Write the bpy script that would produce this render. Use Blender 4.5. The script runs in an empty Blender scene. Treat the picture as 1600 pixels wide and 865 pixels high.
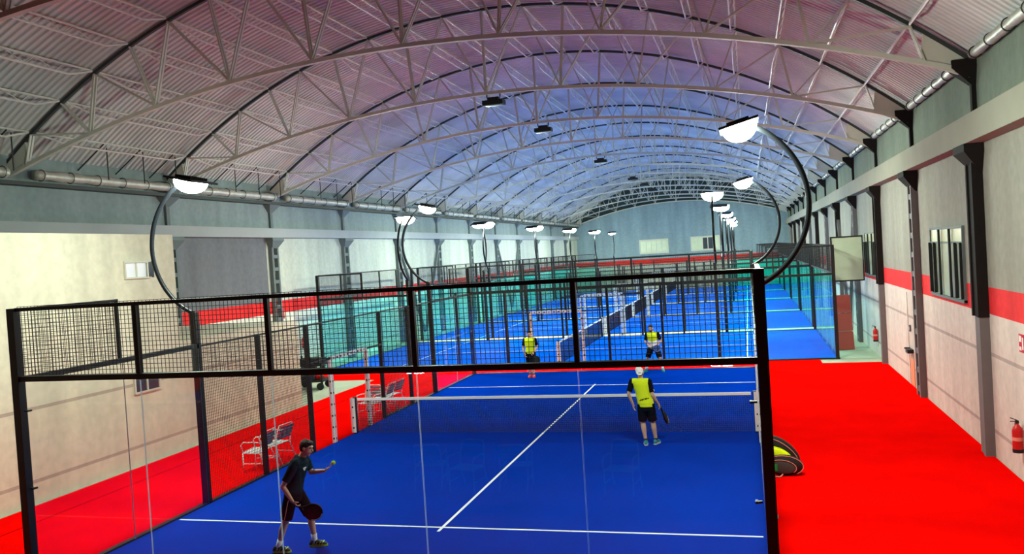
import bpy, math, random
from mathutils import Vector, Matrix, Euler
random.seed(7)
PI = math.pi
sc = bpy.context.scene
COL = sc.collection

# ------------------------------------------------------------------ camera
CAM = (4.9539, -9.463, 4.2982); YAW, PITCH, ROLL, FPX = 0.2753, 0.0247, 0.0624, 1310.8
cd = bpy.data.cameras.new('camera'); cam = bpy.data.objects.new('camera', cd); COL.objects.link(cam)
f = Vector((-math.sin(YAW)*math.cos(PITCH), math.cos(YAW)*math.cos(PITCH), -math.sin(PITCH)))
rt = Vector((math.cos(YAW), math.sin(YAW), 0)); dn = f.cross(rt)
rt2 = rt*math.cos(ROLL) + dn*math.sin(ROLL); dn2 = -rt*math.sin(ROLL) + dn*math.cos(ROLL)
m = Matrix((rt2, -dn2, -f)).transposed().to_4x4(); m.translation = Vector(CAM)
cam.matrix_world = m
cd.sensor_width = 36.0; cd.lens = FPX/1600*36.0; cd.clip_end = 300; cd.clip_start = 0.05
sc.camera = cam
# ------------------------------------------------------------------ world, view, sampling
w = bpy.data.worlds.new('world'); sc.world = w; w.use_nodes = True
w.node_tree.nodes['Background'].inputs[0].default_value = (0.5, 0.6, 0.8, 1)
w.node_tree.nodes['Background'].inputs[1].default_value = 0.05
sc.view_settings.view_transform = 'Standard'
try: sc.view_settings.look = 'None'
except Exception: pass
sc.view_settings.gamma = 1.0; sc.view_settings.use_curve_mapping = False
sc.view_settings.exposure = -0.36
cy = sc.cycles
cy.max_bounces = 7; cy.diffuse_bounces = 4; cy.glossy_bounces = 3; cy.transmission_bounces = 4
cy.transparent_max_bounces = 64; cy.sample_clamp_indirect = 6.0; cy.use_denoising = True
cy.caustics_reflective = False; cy.caustics_refractive = False
LAMP = 620.0     # radiance of the floodlight lenses

# ------------------------------------------------------------------ materials
def lin(c):
    return tuple(((v/255)/12.92 if v <= 10 else (((v/255)+.055)/1.055)**2.4) for v in c)
def mat(name, rgb, rough=0.6, metal=0.0, noise=0.0, nscale=4.0, spec=0.3, bump=0.0, bscale=40, emit=0):
    mt = bpy.data.materials.new(name); mt.use_nodes = True
    nt = mt.node_tree; b = nt.nodes['Principled BSDF']
    c = (*rgb, 1)
    b.inputs['Base Color'].default_value = c
    b.inputs['Roughness'].default_value = rough; b.inputs['Metallic'].default_value = metal
    b.inputs['Specular IOR Level'].default_value = spec
    tc = nt.nodes.new('ShaderNodeTexCoord')
    if noise:
        n = nt.nodes.new('ShaderNodeTexNoise'); n.inputs['Scale'].default_value = nscale; n.inputs['Detail'].default_value = 5
        r = nt.nodes.new('ShaderNodeMix'); r.data_type = 'RGBA'
        r.inputs[6].default_value = tuple(x*(1-noise) for x in rgb)+(1,); r.inputs[7].default_value = tuple(min(1, x*(1+noise)) for x in rgb)+(1,)
        nt.links.new(tc.outputs['Object'], n.inputs['Vector']); nt.links.new(n.outputs['Fac'], r.inputs[0]); nt.links.new(r.outputs[2], b.inputs['Base Color'])
    if bump:
        n2 = nt.nodes.new('ShaderNodeTexNoise'); n2.inputs['Scale'].default_value = bscale
        bp = nt.nodes.new('ShaderNodeBump'); bp.inputs['Strength'].default_value = bump; bp.inputs['Distance'].default_value = 0.02
        nt.links.new(tc.outputs['Object'], n2.inputs['Vector']); nt.links.new(n2.outputs['Fac'], bp.inputs['Height']); nt.links.new(bp.outputs['Normal'], b.inputs['Normal'])
    if emit:
        b.inputs['Emission Color'].default_value = c; b.inputs['Emission Strength'].default_value = emit
    return mt

def glass_mat(name, tint, refl=1.0):
    mt = bpy.data.materials.new(name); mt.use_nodes = True; nt = mt.node_tree
    for n in list(nt.nodes): nt.nodes.remove(n)
    out = nt.nodes.new('ShaderNodeOutputMaterial'); mx = nt.nodes.new('ShaderNodeMixShader')
    tr = nt.nodes.new('ShaderNodeBsdfTransparent'); tr.inputs[0].default_value = (*tint, 1)
    gl = nt.nodes.new('ShaderNodeBsdfGlossy'); gl.inputs['Roughness'].default_value = 0.02; gl.inputs[0].default_value = (refl, refl, refl, 1)
    # Schlick reflectance from the unsigned facing angle, so both faces of a pane behave alike
    g_ = nt.nodes.new('ShaderNodeNewGeometry'); dp = nt.nodes.new('ShaderNodeVectorMath'); dp.operation = 'DOT_PRODUCT'
    nt.links.new(g_.outputs['Normal'], dp.inputs[0]); nt.links.new(g_.outputs['Incoming'], dp.inputs[1])
    cur = dp.outputs['Value']
    for op, v0, v1 in (('ABSOLUTE', None, None), ('SUBTRACT', 1.0, None), ('POWER', None, 5.0), ('MULTIPLY_ADD', None, 0.65)):
        k = nt.nodes.new('ShaderNodeMath'); k.operation = op; k.use_clamp = op == 'SUBTRACT'
        if v0 is not None: k.inputs[0].default_value = v0; nt.links.new(cur, k.inputs[1])
        else: nt.links.new(cur, k.inputs[0])
        if v1 is not None: k.inputs[1].default_value = v1
        if op == 'MULTIPLY_ADD': k.inputs[2].default_value = 0.015
        cur = k.outputs[0]
    nt.links.new(cur, mx.inputs[0]); nt.links.new(tr.outputs[0], mx.inputs[1]); nt.links.new(gl.outputs[0], mx.inputs[2]); nt.links.new(mx.outputs[0], out.inputs[0])
    return mt

def wall_mat(name, low, band, high, z0=2.63, z1=3.13, joints=(0.5, 1.93), top=None, ztop=5.4, ysplit=None):
    """Painted precast wall: pale below, red band, bare grey concrete above; joint lines and stains."""
    mt = bpy.data.materials.new(name); mt.use_nodes = True; nt = mt.node_tree; b = nt.nodes['Principled BSDF']
    b.inputs['Roughness'].default_value = 0.85; b.inputs['Specular IOR Level'].default_value = 0.15
    N = nt.nodes.new; L = nt.links.new
    geo = N('ShaderNodeNewGeometry'); sep = N('ShaderNodeSeparateXYZ'); L(geo.outputs['Position'], sep.inputs[0])
    def gt(sock, v):
        k = N('ShaderNodeMath'); k.operation = 'GREATER_THAN'; L(sock, k.inputs[0]); k.inputs[1].default_value = v; return k.outputs[0]
    def mix(fac, a, c, mode='MIX', f0=None):
        k = N('ShaderNodeMix'); k.data_type = 'RGBA'; k.blend_type = mode
        if fac is not None: L(fac, k.inputs[0])
        if f0 is not None: k.inputs[0].default_value = f0
        for s, v in ((6, a), (7, c)):
            if isinstance(v, tuple): k.inputs[s].default_value = (*v, 1)
            else: L(v, k.inputs[s])
        return k.outputs[2]
    z = sep.outputs['Z']
    col = low
    if band:
        hi = high
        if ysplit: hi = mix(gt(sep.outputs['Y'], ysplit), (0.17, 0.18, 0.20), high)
        col = mix(gt(z, z0), low, band); col = mix(gt(z, z1), col, hi)
    if top: col = mix(gt(z, ztop), col, top)  # darker colour above this height paints in the dimness beyond the floodlights' reach
    # narrow horizontal joints
    for j in joints:
        sb = N('ShaderNodeMath'); sb.operation = 'SUBTRACT'; L(z, sb.inputs[0]); sb.inputs[1].default_value = j
        ab = N('ShaderNodeMath'); ab.operation = 'ABSOLUTE'; L(sb.outputs[0], ab.inputs[0])
        lt = N('ShaderNodeMath'); lt.operation = 'LESS_THAN'; L(ab.outputs[0], lt.inputs[0]); lt.inputs[1].default_value = 0.035
        fm = N('ShaderNodeMath'); fm.operation = 'MULTIPLY'; L(lt.outputs[0], fm.inputs[0]); fm.inputs[1].default_value = 0.5
        col = mix(fm.outputs[0], col, (0.22, 0.14, 0.14))
    # stains: vertical streaks + cloudy noise
    mp = N('ShaderNodeMapping'); L(geo.outputs['Position'], mp.inputs[0]); mp.inputs['Scale'].default_value = (1.6, 1.6, 0.22)
    n1 = N('ShaderNodeTexNoise'); n1.inputs['Scale'].default_value = 1.0; n1.inputs['Detail'].default_value = 4; L(mp.outputs[0], n1.inputs['Vector'])
    n2 = N('ShaderNodeTexNoise'); n2.inputs['Scale'].default_value = 6.0; n2.inputs['Detail'].default_value = 8; L(geo.outputs['Position'], n2.inputs['Vector'])
    r1 = N('ShaderNodeMapRange'); r1.inputs[1].default_value = .3; r1.inputs[2].default_value = .75; r1.inputs[3].default_value = .82; r1.inputs[4].default_value = 1.06; L(n1.outputs['Fac'], r1.inputs[0])
    r2 = N('ShaderNodeMapRange'); r2.inputs[1].default_value = .3; r2.inputs[2].default_value = .7; r2.inputs[3].default_value = .9; r2.inputs[4].default_value = 1.05; L(n2.outputs['Fac'], r2.inputs[0])
    mu = N('ShaderNodeMath'); mu.operation = 'MULTIPLY'; L(r1.outputs[0], mu.inputs[0]); L(r2.outputs[0], mu.inputs[1])
    cb = N('ShaderNodeCombineXYZ'); [L(mu.outputs[0], cb.inputs[i]) for i in range(3)]
    col = mix(None, col, cb.outputs[0], 'MULTIPLY', 1.0)
    L(col, b.inputs['Base Color'])
    bp = N('ShaderNodeBump'); bp.inputs['Strength'].default_value = 0.25; bp.inputs['Distance'].default_value = 0.02; L(n2.outputs['Fac'], bp.inputs['Height']); L(bp.outputs['Normal'], b.inputs['Normal'])
    return mt

M = {}
M['black'] = mat('black_steel', (0.008, 0.009, 0.01), 0.45, spec=0.35)
M['pole'] = mat('black_pole', (0.005, 0.006, 0.008), 0.35, spec=0.15)
M['wire'] = mat('black_wire', (0.012, 0.013, 0.014), 0.5)
M['netcord'] = mat('net_cord', (0.012, 0.014, 0.03), 0.8)
M['tape'] = mat('white_tape', (0.85, 0.85, 0.85), 0.6, emit=0)
M['pad'] = mat('white_padding', (0.8, 0.8, 0.78), 0.5)
M['paddark'] = mat('dark_print', (0.02, 0.02, 0.02), 0.5)
M['glass'] = glass_mat('clear_glass', (0.965, 0.975, 0.975))
M['glass_teal'] = glass_mat('teal_glass', (0.80, 0.98, 0.97))
M['glass_edge'] = mat('glass_edge', (0.55, 0.75, 0.8), 0.2)
M['chrome'] = mat('bright_steel', (0.6, 0.6, 0.6), 0.25, 1.0)
M['alu'] = mat('aluminium', (0.80, 0.80, 0.80), 0.4, 0.1)
M['slat'] = mat('grey_slat', (0.16, 0.19, 0.26), 0.4, 0.3)
M['steel_pale'] = mat('cream_painted_steel', (0.52, 0.51, 0.45), 0.6, noise=0.12, nscale=3)
M['purlin'] = mat('galvanised_purlin', (0.66, 0.64, 0.60), 0.45, 0.1)
M['steel_dark'] = mat('dark_steel', (0.035, 0.04, 0.04), 0.6)
M['steel_grey'] = mat('grey_column_paint', (0.15, 0.135, 0.14), 0.7, noise=0.15)
M['steel_green'] = mat('grey_green_paint', (0.12, 0.15, 0.155), 0.7, noise=0.12)
M['column_dark'] = mat('dark_column', (0.014, 0.011, 0.011), 0.8, noise=0.2, spec=0.08)
M['foil'] = mat('foil_roll', (0.42, 0.41, 0.36), 0.45, 0.3, noise=0.3, nscale=6, bump=0.6, bscale=8)
M['beam_r'] = mat('concrete_beam', (0.27, 0.26, 0.21), 0.9, noise=0.12, nscale=1.5)
M['beam_l'] = mat('concrete_beam_pale', (0.33, 0.36, 0.37), 0.9, noise=0.1, nscale=1.2)
M['lens'] = mat('lamp_lens', (1, 0.985, 0.93), 0.5); 
_b = M['lens'].node_tree.nodes['Principled BSDF']; _b.inputs['Emission Color'].default_value = (0.86, 1.0, 0.82, 1); _b.inputs['Emission Strength'].default_value = LAMP
M['skin'] = mat('skin', (0.62, 0.37, 0.25), 0.55, noise=0.05, nscale=20)
M['skin2'] = mat('tanned_skin', (0.66, 0.39, 0.25), 0.55, noise=0.05, nscale=20)
M['hair'] = mat('dark_hair', (0.012, 0.009, 0.008), 0.6, bump=0.5, bscale=120)
M['navy'] = mat('dark_teal_shirt', (0.003, 0.022, 0.034), 0.8, spec=0.04, bump=0.15, bscale=25)
M['blackcloth'] = mat('black_cloth', (0.006, 0.007, 0.012), 0.85, spec=0.04, bump=0.15, bscale=25)
M['neon'] = mat('neon_yellow_cloth', (0.72, 0.86, 0.01), 0.8, bump=0.12, bscale=22)
M['whitecloth'] = mat('white_cloth', (0.92, 0.92, 0.92), 0.8)
M['shoe_neon'] = mat('neon_shoe', (0.45, 0.65, 0.04), 0.5)
M['shoe_dark'] = mat('dark_shoe', (0.02, 0.03, 0.035), 0.5)
M['shoe_teal'] = mat('teal_shoe', (0.02, 0.25, 0.30), 0.5)
M['shoe_red'] = mat('red_shoe', (0.8, 0.07, 0.03), 0.5)
M['sole'] = mat('pale_sole', (0.6, 0.62, 0.6), 0.6)
M['racket'] = mat('racket_carbon', (0.006, 0.006, 0.007), 0.6, spec=0.08)
M['racket_blue'] = mat('racket_blue', (0.02, 0.06, 0.25), 0.35)
M['racket_mark'] = mat('racket_mark', (0.35, 0.4, 0.45), 0.4)
M['ball'] = mat('tennis_ball', (0.55, 0.85, 0.02), 0.9, bump=0.3, bscale=200)
M['eyewhite'] = mat('eye', (0.03, 0.02, 0.02), 0.3)
M['lip'] = mat('lips', (0.32, 0.10, 0.08), 0.5)
M['red'] = mat('red_enamel', (0.55, 0.012, 0.012), 0.35)
M['redmat'] = mat('red_vinyl', (0.50, 0.075, 0.06), 0.6, noise=0.1)
M['bag_black'] = mat('bag_black', (0.012, 0.011, 0.012), 0.6, bump=0.2)
M['bag_grey'] = mat('bag_grey', (0.05, 0.05, 0.045), 0.7)
M['bag_neon'] = mat('bag_neon', (0.75, 0.9, 0.0), 0.5)
M['bag_pipe'] = mat('bag_piping', (0.75, 0.25, 0.2), 0.5)
M['green'] = mat('green_print', (0.01, 0.30, 0.06), 0.5)
M['pane'] = mat('pale_pane', (0.56, 0.64, 0.47), 0.25, noise=0.15, nscale=2, spec=0.5)
M['frame_pale'] = mat('pale_frame', (0.55, 0.55, 0.45), 0.6)
M['plaster'] = mat('white_sign', (0.8, 0.78, 0.74), 0.6)
M['orange'] = mat('orange_panel', (0.85, 0.30, 0.16), 0.6)
M['concrete'] = mat('bare_concrete_floor', (0.44, 0.46, 0.34), 0.85, noise=0.22, nscale=1.3, bump=0.1)
M['darkpanel'] = mat('dark_panel', (0.03, 0.05, 0.05), 0.8)
M['fixture'] = mat('dark_fixture', (0.01, 0.012, 0.012), 0.5)
M['fixglass'] = mat('unlit_lens', (0.25, 0.32, 0.32), 0.2)

# ------------------------------------------------------------------ mesh helpers
class MB:
    def __init__(s): s.v = []; s.f = []; s.mi = []
    def add(s, vs, fs, mi=0):
        o = len(s.v); s.v += [tuple(p) for p in vs]; s.f += [tuple(i+o for i in q) for q in fs]; s.mi += [mi]*len(fs); return s
    def box(s, x0, x1, y0, y1, z0, z1, mi=0):
        vs = [(x, y, z) for z in (z0, z1) for y in (y0, y1) for x in (x0, x1)]
        return s.add(vs, [(0,2,3,1),(4,5,7,6),(0,1,5,4),(2,6,7,3),(0,4,6,2),(1,3,7,5)], mi)
    def obox(s, c, size, rot=None, mi=0):
        R = rot if rot is not None else Matrix.Identity(3)
        hx, hy, hz = [k/2 for k in size]
        vs = [Vector(c)+R@Vector((x, y, z)) for z in (-hz, hz) for y in (-hy, hy) for x in (-hx, hx)]
        return s.add(vs, [(0,2,3,1),(4,5,7,6),(0,1,5,4),(2,6,7,3),(0,4,6,2),(1,3,7,5)], mi)
    def bar(s, a, b, wd, ht=None, mi=0, up=(0,0,1)):
        a = Vector(a); b = Vector(b); ht = ht or wd; d = (b-a).normalized(); u = Vector(up)
        if abs(d.dot(u)) > .98: u = Vector((0,1,0)) if abs(d.y) < .9 else Vector((1,0,0))
        sx = d.cross(u).normalized()*wd/2; sz = sx.cross(d).normalized()*ht/2
        vs = [p+i*sx+j*sz for p in (a, b) for (i, j) in ((-1,-1),(1,-1),(1,1),(-1,1))]
        return s.add(vs, [(0,3,2,1),(4,5,6,7),(0,1,5,4),(1,2,6,5),(2,3,7,6),(3,0,4,7)], mi)
    def tube(s, pts, r, n=10, mi=0, closed=False):
        pts = [Vector(p) for p in pts]; rs = r if isinstance(r, (list, tuple)) else [r]*len(pts)
        vs = []; prev = None
        for i, p in enumerate(pts):
            if closed: d = (pts[(i+1) % len(pts)]-pts[i-1]).normalized()
            else: d = (pts[min(i+1, len(pts)-1)]-pts[max(i-1, 0)]).normalized()
            u = prev if prev is not None else (Vector((0,0,1)) if abs(d.z) < .9 else Vector((1,0,0)))
            sx = (u-d*u.dot(d)).normalized(); prev = sx; sy = d.cross(sx)
            vs += [p+(sx*math.cos(2*PI*k/n)+sy*math.sin(2*PI*k/n))*rs[i] for k in range(n)]
        L_ = len(pts); fs = []
        for i in range(L_ if closed else L_-1):
            j = (i+1) % L_
            fs += [(i*n+k, i*n+(k+1) % n, j*n+(k+1) % n, j*n+k) for k in range(n)]
        if not closed: fs += [tuple(range(n))[::-1], tuple((L_-1)*n+k for k in range(n))]
        return s.add(vs, fs, mi)
    def lathe(s, prof, n=20, c=(0,0,0), mi=0):
        vs = []; c = Vector(c)
        for r, z in prof: vs += [c+Vector((r*math.cos(2*PI*k/n), r*math.sin(2*PI*k/n), z)) for k in range(n)]
        fs = []
        for i in range(len(prof)-1): fs += [(i*n+k, i*n+(k+1) % n, (i+1)*n+(k+1) % n, (i+1)*n+k) for k in range(n)]
        fs += [tuple(range(n))[::-1], tuple((len(prof)-1)*n+k for k in range(n))]
        return s.add(vs, fs, mi)
    def ell(s, c, r, R=None, n=16, m_=10, mi=0):
        R = R if R is not None else Matrix.Identity(3); c = Vector(c); vs = []
        for i in range(m_+1):
            t = PI*i/m_
            for k in range(n):
                a = 2*PI*k/n
                q = Vector((math.sin(t)*math.cos(a)*r[0], math.sin(t)*math.sin(a)*r[1], math.cos(t)*r[2])); vs.append(c+R@q)
        fs = [(i*n+k, (i+1)*n+k, (i+1)*n+(k+1) % n, i*n+(k+1) % n) for i in range(m_) for k in range(n)]
        return s.add(vs, fs, mi)
    def cap(s, a, ra, b, rb, n=14):
        """tapered capsule, rounded ends, closed"""
        a = Vector(a); b = Vector(b); d = (b-a).normalized(); pts = []; rs = []
        for t in (-90, -60, -30, 0):
            q = math.radians(t); pts.append(a+d*math.sin(q)*ra); rs.append(max(1e-4, math.cos(q)*ra))
        for t in (0, 30, 60, 90):
            q = math.radians(t); pts.append(b+d*math.sin(q)*rb); rs.append(max(1e-4, math.cos(q)*rb))
        u = Vector((0,0,1)) if abs(d.z) < .9 else Vector((1,0,0)); sx = (u-d*u.dot(d)).normalized(); sy = d.cross(sx); vs = []
        for p, r in zip(pts, rs): vs += [p+(sx*math.cos(2*PI*k/n)+sy*math.sin(2*PI*k/n))*r for k in range(n)]
        fs = [(i*n+k, i*n+(k+1) % n, (i+1)*n+(k+1) % n, (i+1)*n+k) for i in range(len(pts)-1) for k in range(n)]
        fs += [tuple(range(n))[::-1], tuple((len(pts)-1)*n+k for k in range(n))]
        return s.add(vs, fs)
    def chain(s, pts, rs):
        for i in range(len(pts)-1): s.cap(pts[i], rs[i], pts[i+1], rs[i+1])
        return s
    def loft(s, rings, n=20, mi=0):
        """rings: (centre, rx, ry, xdir, ydir)"""
        vs = []
        for c, rx, ry, xd, yd in rings:
            vs += [Vector(c)+Vector(xd)*rx*math.cos(2*PI*k/n)+Vector(yd)*ry*math.sin(2*PI*k/n) for k in range(n)]
        fs = [(i*n+k, i*n+(k+1) % n, (i+1)*n+(k+1) % n, (i+1)*n+k) for i in range(len(rings)-1) for k in range(n)]
        fs += [tuple(range(n))[::-1], tuple((len(rings)-1)*n+k for k in range(n))]
        return s.add(vs, fs, mi)
    def mesh(s, name, mats, smooth=False):
        me = bpy.data.meshes.new(name); me.from_pydata(s.v, [], s.f)
        for mt in (mats if isinstance(mats, (list, tuple)) else [mats]): me.materials.append(mt)
        me.polygons.foreach_set('material_index', s.mi)
        if smooth: me.polygons.foreach_set('use_smooth', [True]*len(me.polygons))
        me.update(); return me
    def build(s, name, mats, parent=None, smooth=False, loc=None, rz=None):
        o = bpy.data.objects.new(name, s.mesh(name, mats, smooth)); COL.objects.link(o)
        if parent is not None: o.parent = parent
        if loc is not None: o.location = loc
        if rz is not None: o.rotation_euler = (0, 0, rz)
        return o

def tag(o, label=None, cat=None, group=None, kind=None):
    if label: o['label'] = label
    if cat: o['category'] = cat
    if group: o['group'] = group
    if kind: o['kind'] = kind
    return o
def empty(name, loc=(0,0,0), rz=0.0, **k):
    o = bpy.data.objects.new(name, None); COL.objects.link(o); o.location = loc; o.rotation_euler = (0, 0, rz); o.empty_display_size = 0.1
    return tag(o, **k)
KIDS = {}
def copy_tree(o, parent=None, swap=None):
    c = o.copy(); COL.objects.link(c)
    if parent is not None: c.parent = parent
    if swap and c.type == 'MESH':
        for i, sl in enumerate(c.material_slots):
            if sl.material in swap: 
                new = swap[sl.material]; sl.link = 'OBJECT'; sl.material = new
    for ch in kids(o): copy_tree(ch, c, swap)
    return c
def kids(o): 
    return [x for x in ALL if x.parent == o] if o.name in HASKIDS else []
ALL = []; HASKIDS = set()
def snapshot():
    ALL[:] = list(COL.objects); HASKIDS.clear(); HASKIDS.update(x.parent.name for x in ALL if x.parent)
def struct(mb, name, mats, smooth=False):
    return tag(mb.build(name, mats, None, smooth), kind='structure')
def flip_out(me): pass

ORD = ['nearest', 'second', 'third', 'fourth', 'fifth', 'sixth', 'seventh', 'eighth', 'ninth', 'tenth', 'eleventh', 'twelfth', 'thirteenth', 'fourteenth']

# ------------------------------------------------------------------ hall constants
XL, XR = -13.3, 9.2            # inner faces of the side walls
YN, YF = -12.0, 82.6
XC, ZC, RT = -2.17, -5.92, 17.46      # top chord circle
XB, ZB, RB = -2.10, -24.55, 33.65     # bottom chord circle
PITCH_T = 6.2
TR = [8.0+PITCH_T*k for k in range(-1, 13)]

# floor
mb = MB(); mb.box(XL-.3, XR+.3, YN, YF+.3, -0.3, 0.0); struct(mb, 'floor', M['concrete'])

def carpet_mat(name, rgb, seam=None, n=0.05):
    mt = mat(name, rgb, 1.0, spec=0.0)
    nt = mt.node_tree; b = nt.nodes['Principled BSDF']; N = nt.nodes.new; L = nt.links.new
    geo = N('ShaderNodeNewGeometry')
    n1 = N('ShaderNodeTexNoise'); n1.inputs['Scale'].default_value = 0.9; n1.inputs['Detail'].default_value = 6; L(geo.outputs['Position'], n1.inputs['Vector'])
    n2 = N('ShaderNodeTexNoise'); n2.inputs['Scale'].default_value = 60; L(geo.outputs['Position'], n2.inputs['Vector'])
    r1 = N('ShaderNodeMapRange'); r1.inputs[1].default_value = .3; r1.inputs[2].default_value = .7; r1.inputs[3].default_value = 1-n*2; r1.inputs[4].default_value = 1+n; L(n1.outputs['Fac'], r1.inputs[0])
    r2 = N('ShaderNodeMapRange'); r2.inputs[3].default_value = .88; r2.inputs[4].default_value = 1.1; L(n2.outputs['Fac'], r2.inputs[0])
    mu = N('ShaderNodeMath'); mu.operation = 'MULTIPLY'; L(r1.outputs[0], mu.inputs[0]); L(r2.outputs[0], mu.inputs[1])
    cur = mu.outputs[0]
    if seam:
        sp = N('ShaderNodeSeparateXYZ'); L(geo.outputs['Position'], sp.inputs[0])
        for s_ in seam:
            a = N('ShaderNodeMath'); a.operation = 'SUBTRACT'; L(sp.outputs['X'], a.inputs[0]); a.inputs[1].default_value = s_
            c = N('ShaderNodeMath'); c.operation = 'ABSOLUTE'; L(a.outputs[0], c.inputs[0])
            g = N('ShaderNodeMath'); g.operation = 'GREATER_THAN'; L(c.outputs[0], g.inputs[0]); g.inputs[1].default_value = 0.018
            h = N('ShaderNodeMapRange'); L(g.outputs[0], h.inputs[0]); h.inputs[3].default_value = .45; h.inputs[4].default_value = 1
            k = N('ShaderNodeMath'); k.operation = 'MULTIPLY'; L(cur, k.inputs[0]); L(h.outputs[0], k.inputs[1]); cur = k.outputs[0]
    v = N('ShaderNodeVectorMath'); v.operation = 'SCALE'; v.inputs[0].default_value = rgb; L(cur, v.inputs['Scale'])
    L(v.outputs[0], b.inputs['Base Color'])
    return mt
M['redturf'] = carpet_mat('red_turf', (0.95, 0.002, 0.001), seam=(-7.75,))
M['blueturf'] = carpet_mat('blue_turf', (0.0006, 0.031, 0.37))
M['blueturf2'] = carpet_mat('bright_blue_turf', (0.002, 0.14, 0.88))
M['kerb'] = mat('pale_kerb', (0.78, 0.74, 0.58), 0.8)
mb = MB(); mb.box(-8.7, XR-.02, YN+.05, 20.75, 0.002, 0.012)
tag(mb.build('red_carpet', M['redturf']), 'wide red artificial turf laid around the nearest blue court', 'carpet')
mb = MB(); mb.box(XL+.02, 7.2, 20.75, 21.7, 0.002, 0.012); mb.box(XL+.02, -8.7, 19.2, 20.75, 0.002, 0.012)
tag(mb.build('red_carpet', M['redturf']), 'narrow red turf strip between the nearest court and the cross-laid courts behind', 'carpet')

for j in range(5):
    mb = MB(); y = 31.9+11*j; mb.box(-12.3, 7.85, y, y+.8, 0, .045); tag(mb.build('kerb_strip', M['kerb']), 'pale kerb strip just beyond the %s crosswise court' % ('first', 'second', 'third', 'fourth', 'last')[j], 'kerb', 'kerb strips between the courts')
# walls
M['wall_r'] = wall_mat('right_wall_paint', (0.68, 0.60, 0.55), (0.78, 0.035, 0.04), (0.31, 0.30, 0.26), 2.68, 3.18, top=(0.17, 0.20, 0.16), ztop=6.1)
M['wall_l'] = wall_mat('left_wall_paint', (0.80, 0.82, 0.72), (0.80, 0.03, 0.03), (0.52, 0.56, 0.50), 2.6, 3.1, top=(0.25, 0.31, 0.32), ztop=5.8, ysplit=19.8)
M['wall_f'] = wall_mat('far_wall_paint', (0.72, 0.75, 0.66), (0.80, 0.03, 0.02), (0.26, 0.36, 0.42), 2.5, 3.05, joints=())
M['room'] = wall_mat('cream_block_paint', (0.64, 0.62, 0.49), None, None, joints=(0.45, 1.88))
ZE = 7.42
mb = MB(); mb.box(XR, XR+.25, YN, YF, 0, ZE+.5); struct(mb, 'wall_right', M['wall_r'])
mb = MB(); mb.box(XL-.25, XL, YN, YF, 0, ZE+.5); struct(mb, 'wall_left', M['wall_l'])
mb = MB(); mb.box(XL-.25, XR+.25, YN-.2, YN, 0, 12); struct(mb, 'wall_near', M['darkpanel'])
def zb(x): return ZB+math.sqrt(max(0, RB*RB-(x-XB)**2))
def zt(x, dr=0): 
    r = RT+dr; return ZC+math.sqrt(max(0, r*r-(x-XC)**2))
# far wall: up to the bottom chord line, dark sheet above for an unlit opening
mb = MB(); n = 40; xs = [XL-.1+(XR-XL+.2)*i/n for i in range(n+1)]
vs = []
for x in xs: vs += [(x, YF, 0), (x, YF, zb(x)-.02), (x, YF+.2, 0), (x, YF+.2, zb(x)-.02)]
fs = []
for i in range(n): a = 4*i; b = a+4; fs += [(a, a+1, b+1, b), (a+2, b+2, b+3, a+3), (a+1, a+3, b+3, b+1)]
mb.add(vs, fs); struct(mb, 'wall_far', M['wall_f'])
mb = MB(); vs = []
for x in xs: vs += [(x, YF+.25, zb(x)-.1), (x, YF+.25, max(zb(x), zt(x, .3))), (x, YF+.35, zb(x)-.1), (x, YF+.35, max(zb(x), zt(x, .3)))]
mb.add(vs, fs); struct(mb, 'trim_1', M['darkpanel'])

# ceiling: barrel vault of ribbed white sheet
cm = mat('ribbed_roof_sheet', (0.80, 0.80, 0.80), 0.7, spec=0.2)
nt = cm.node_tree; N = nt.nodes.new; L = nt.links.new; b = nt.nodes['Principled BSDF']
geo = N('ShaderNodeNewGeometry'); wv = N('ShaderNodeTexWave'); wv.wave_type = 'BANDS'; wv.bands_direction = 'Y'; wv.inputs['Scale'].default_value = 1.6; wv.inputs['Distortion'].default_value = 0
L(geo.outputs['Position'], wv.inputs['Vector']); bp = N('ShaderNodeBump'); bp.inputs['Strength'].default_value = 0.7; bp.inputs['Distance'].default_value = 0.05
L(wv.outputs['Fac'], bp.inputs['Height']); L(bp.outputs['Normal'], b.inputs['Normal'])
n1 = N('ShaderNodeTexNoise'); n1.inputs['Scale'].default_value = 0.5; n1.inputs['Detail'].default_value = 6; L(geo.outputs['Position'], n1.inputs['Vector'])
r1 = N('ShaderNodeMapRange'); r1.inputs[1].default_value = .3; r1.inputs[2].default_value = .7; r1.inputs[3].default_value = .56; r1.inputs[4].default_value = .82; L(n1.outputs['Fac'], r1.inputs[0])
wr = N('ShaderNodeMapRange'); wr.inputs[3].default_value = .84; wr.inputs[4].default_value = 1.0; L(wv.outputs['Fac'], wr.inputs[0])
mm = N('ShaderNodeMath'); mm.operation = 'MULTIPLY'; L(r1.outputs[0], mm.inputs[0]); L(wr.outputs[0], mm.inputs[1])
cb = N('ShaderNodeCombineXYZ'); [L(mm.outputs[0], cb.inputs[i]) for i in range(3)]; L(cb.outputs[0], b.inputs['Base Color'])
RS = RT+0.14; a0 = math.asin((XR+.3-XC)/RS); nA = 60; vs = []
for y in (YN, YF+.3):
    for r in (RS, RS+.12):
        vs += [(XC+r*math.sin(-a0+2*a0*i/nA), y, ZC+r*math.cos(-a0+2*a0*i/nA)) for i in range(nA+1)]
K = nA+1; fs = []
for i in range(nA):
    fs += [(i, i+1, 2*K+i+1, 2*K+i), (K+i, 3*K+i, 3*K+i+1, K+i+1), (i, K+i, K+i+1, i+1)]
mb = MB(); mb.add(vs, fs); struct(mb, 'ceiling', cm, smooth=True)

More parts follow.
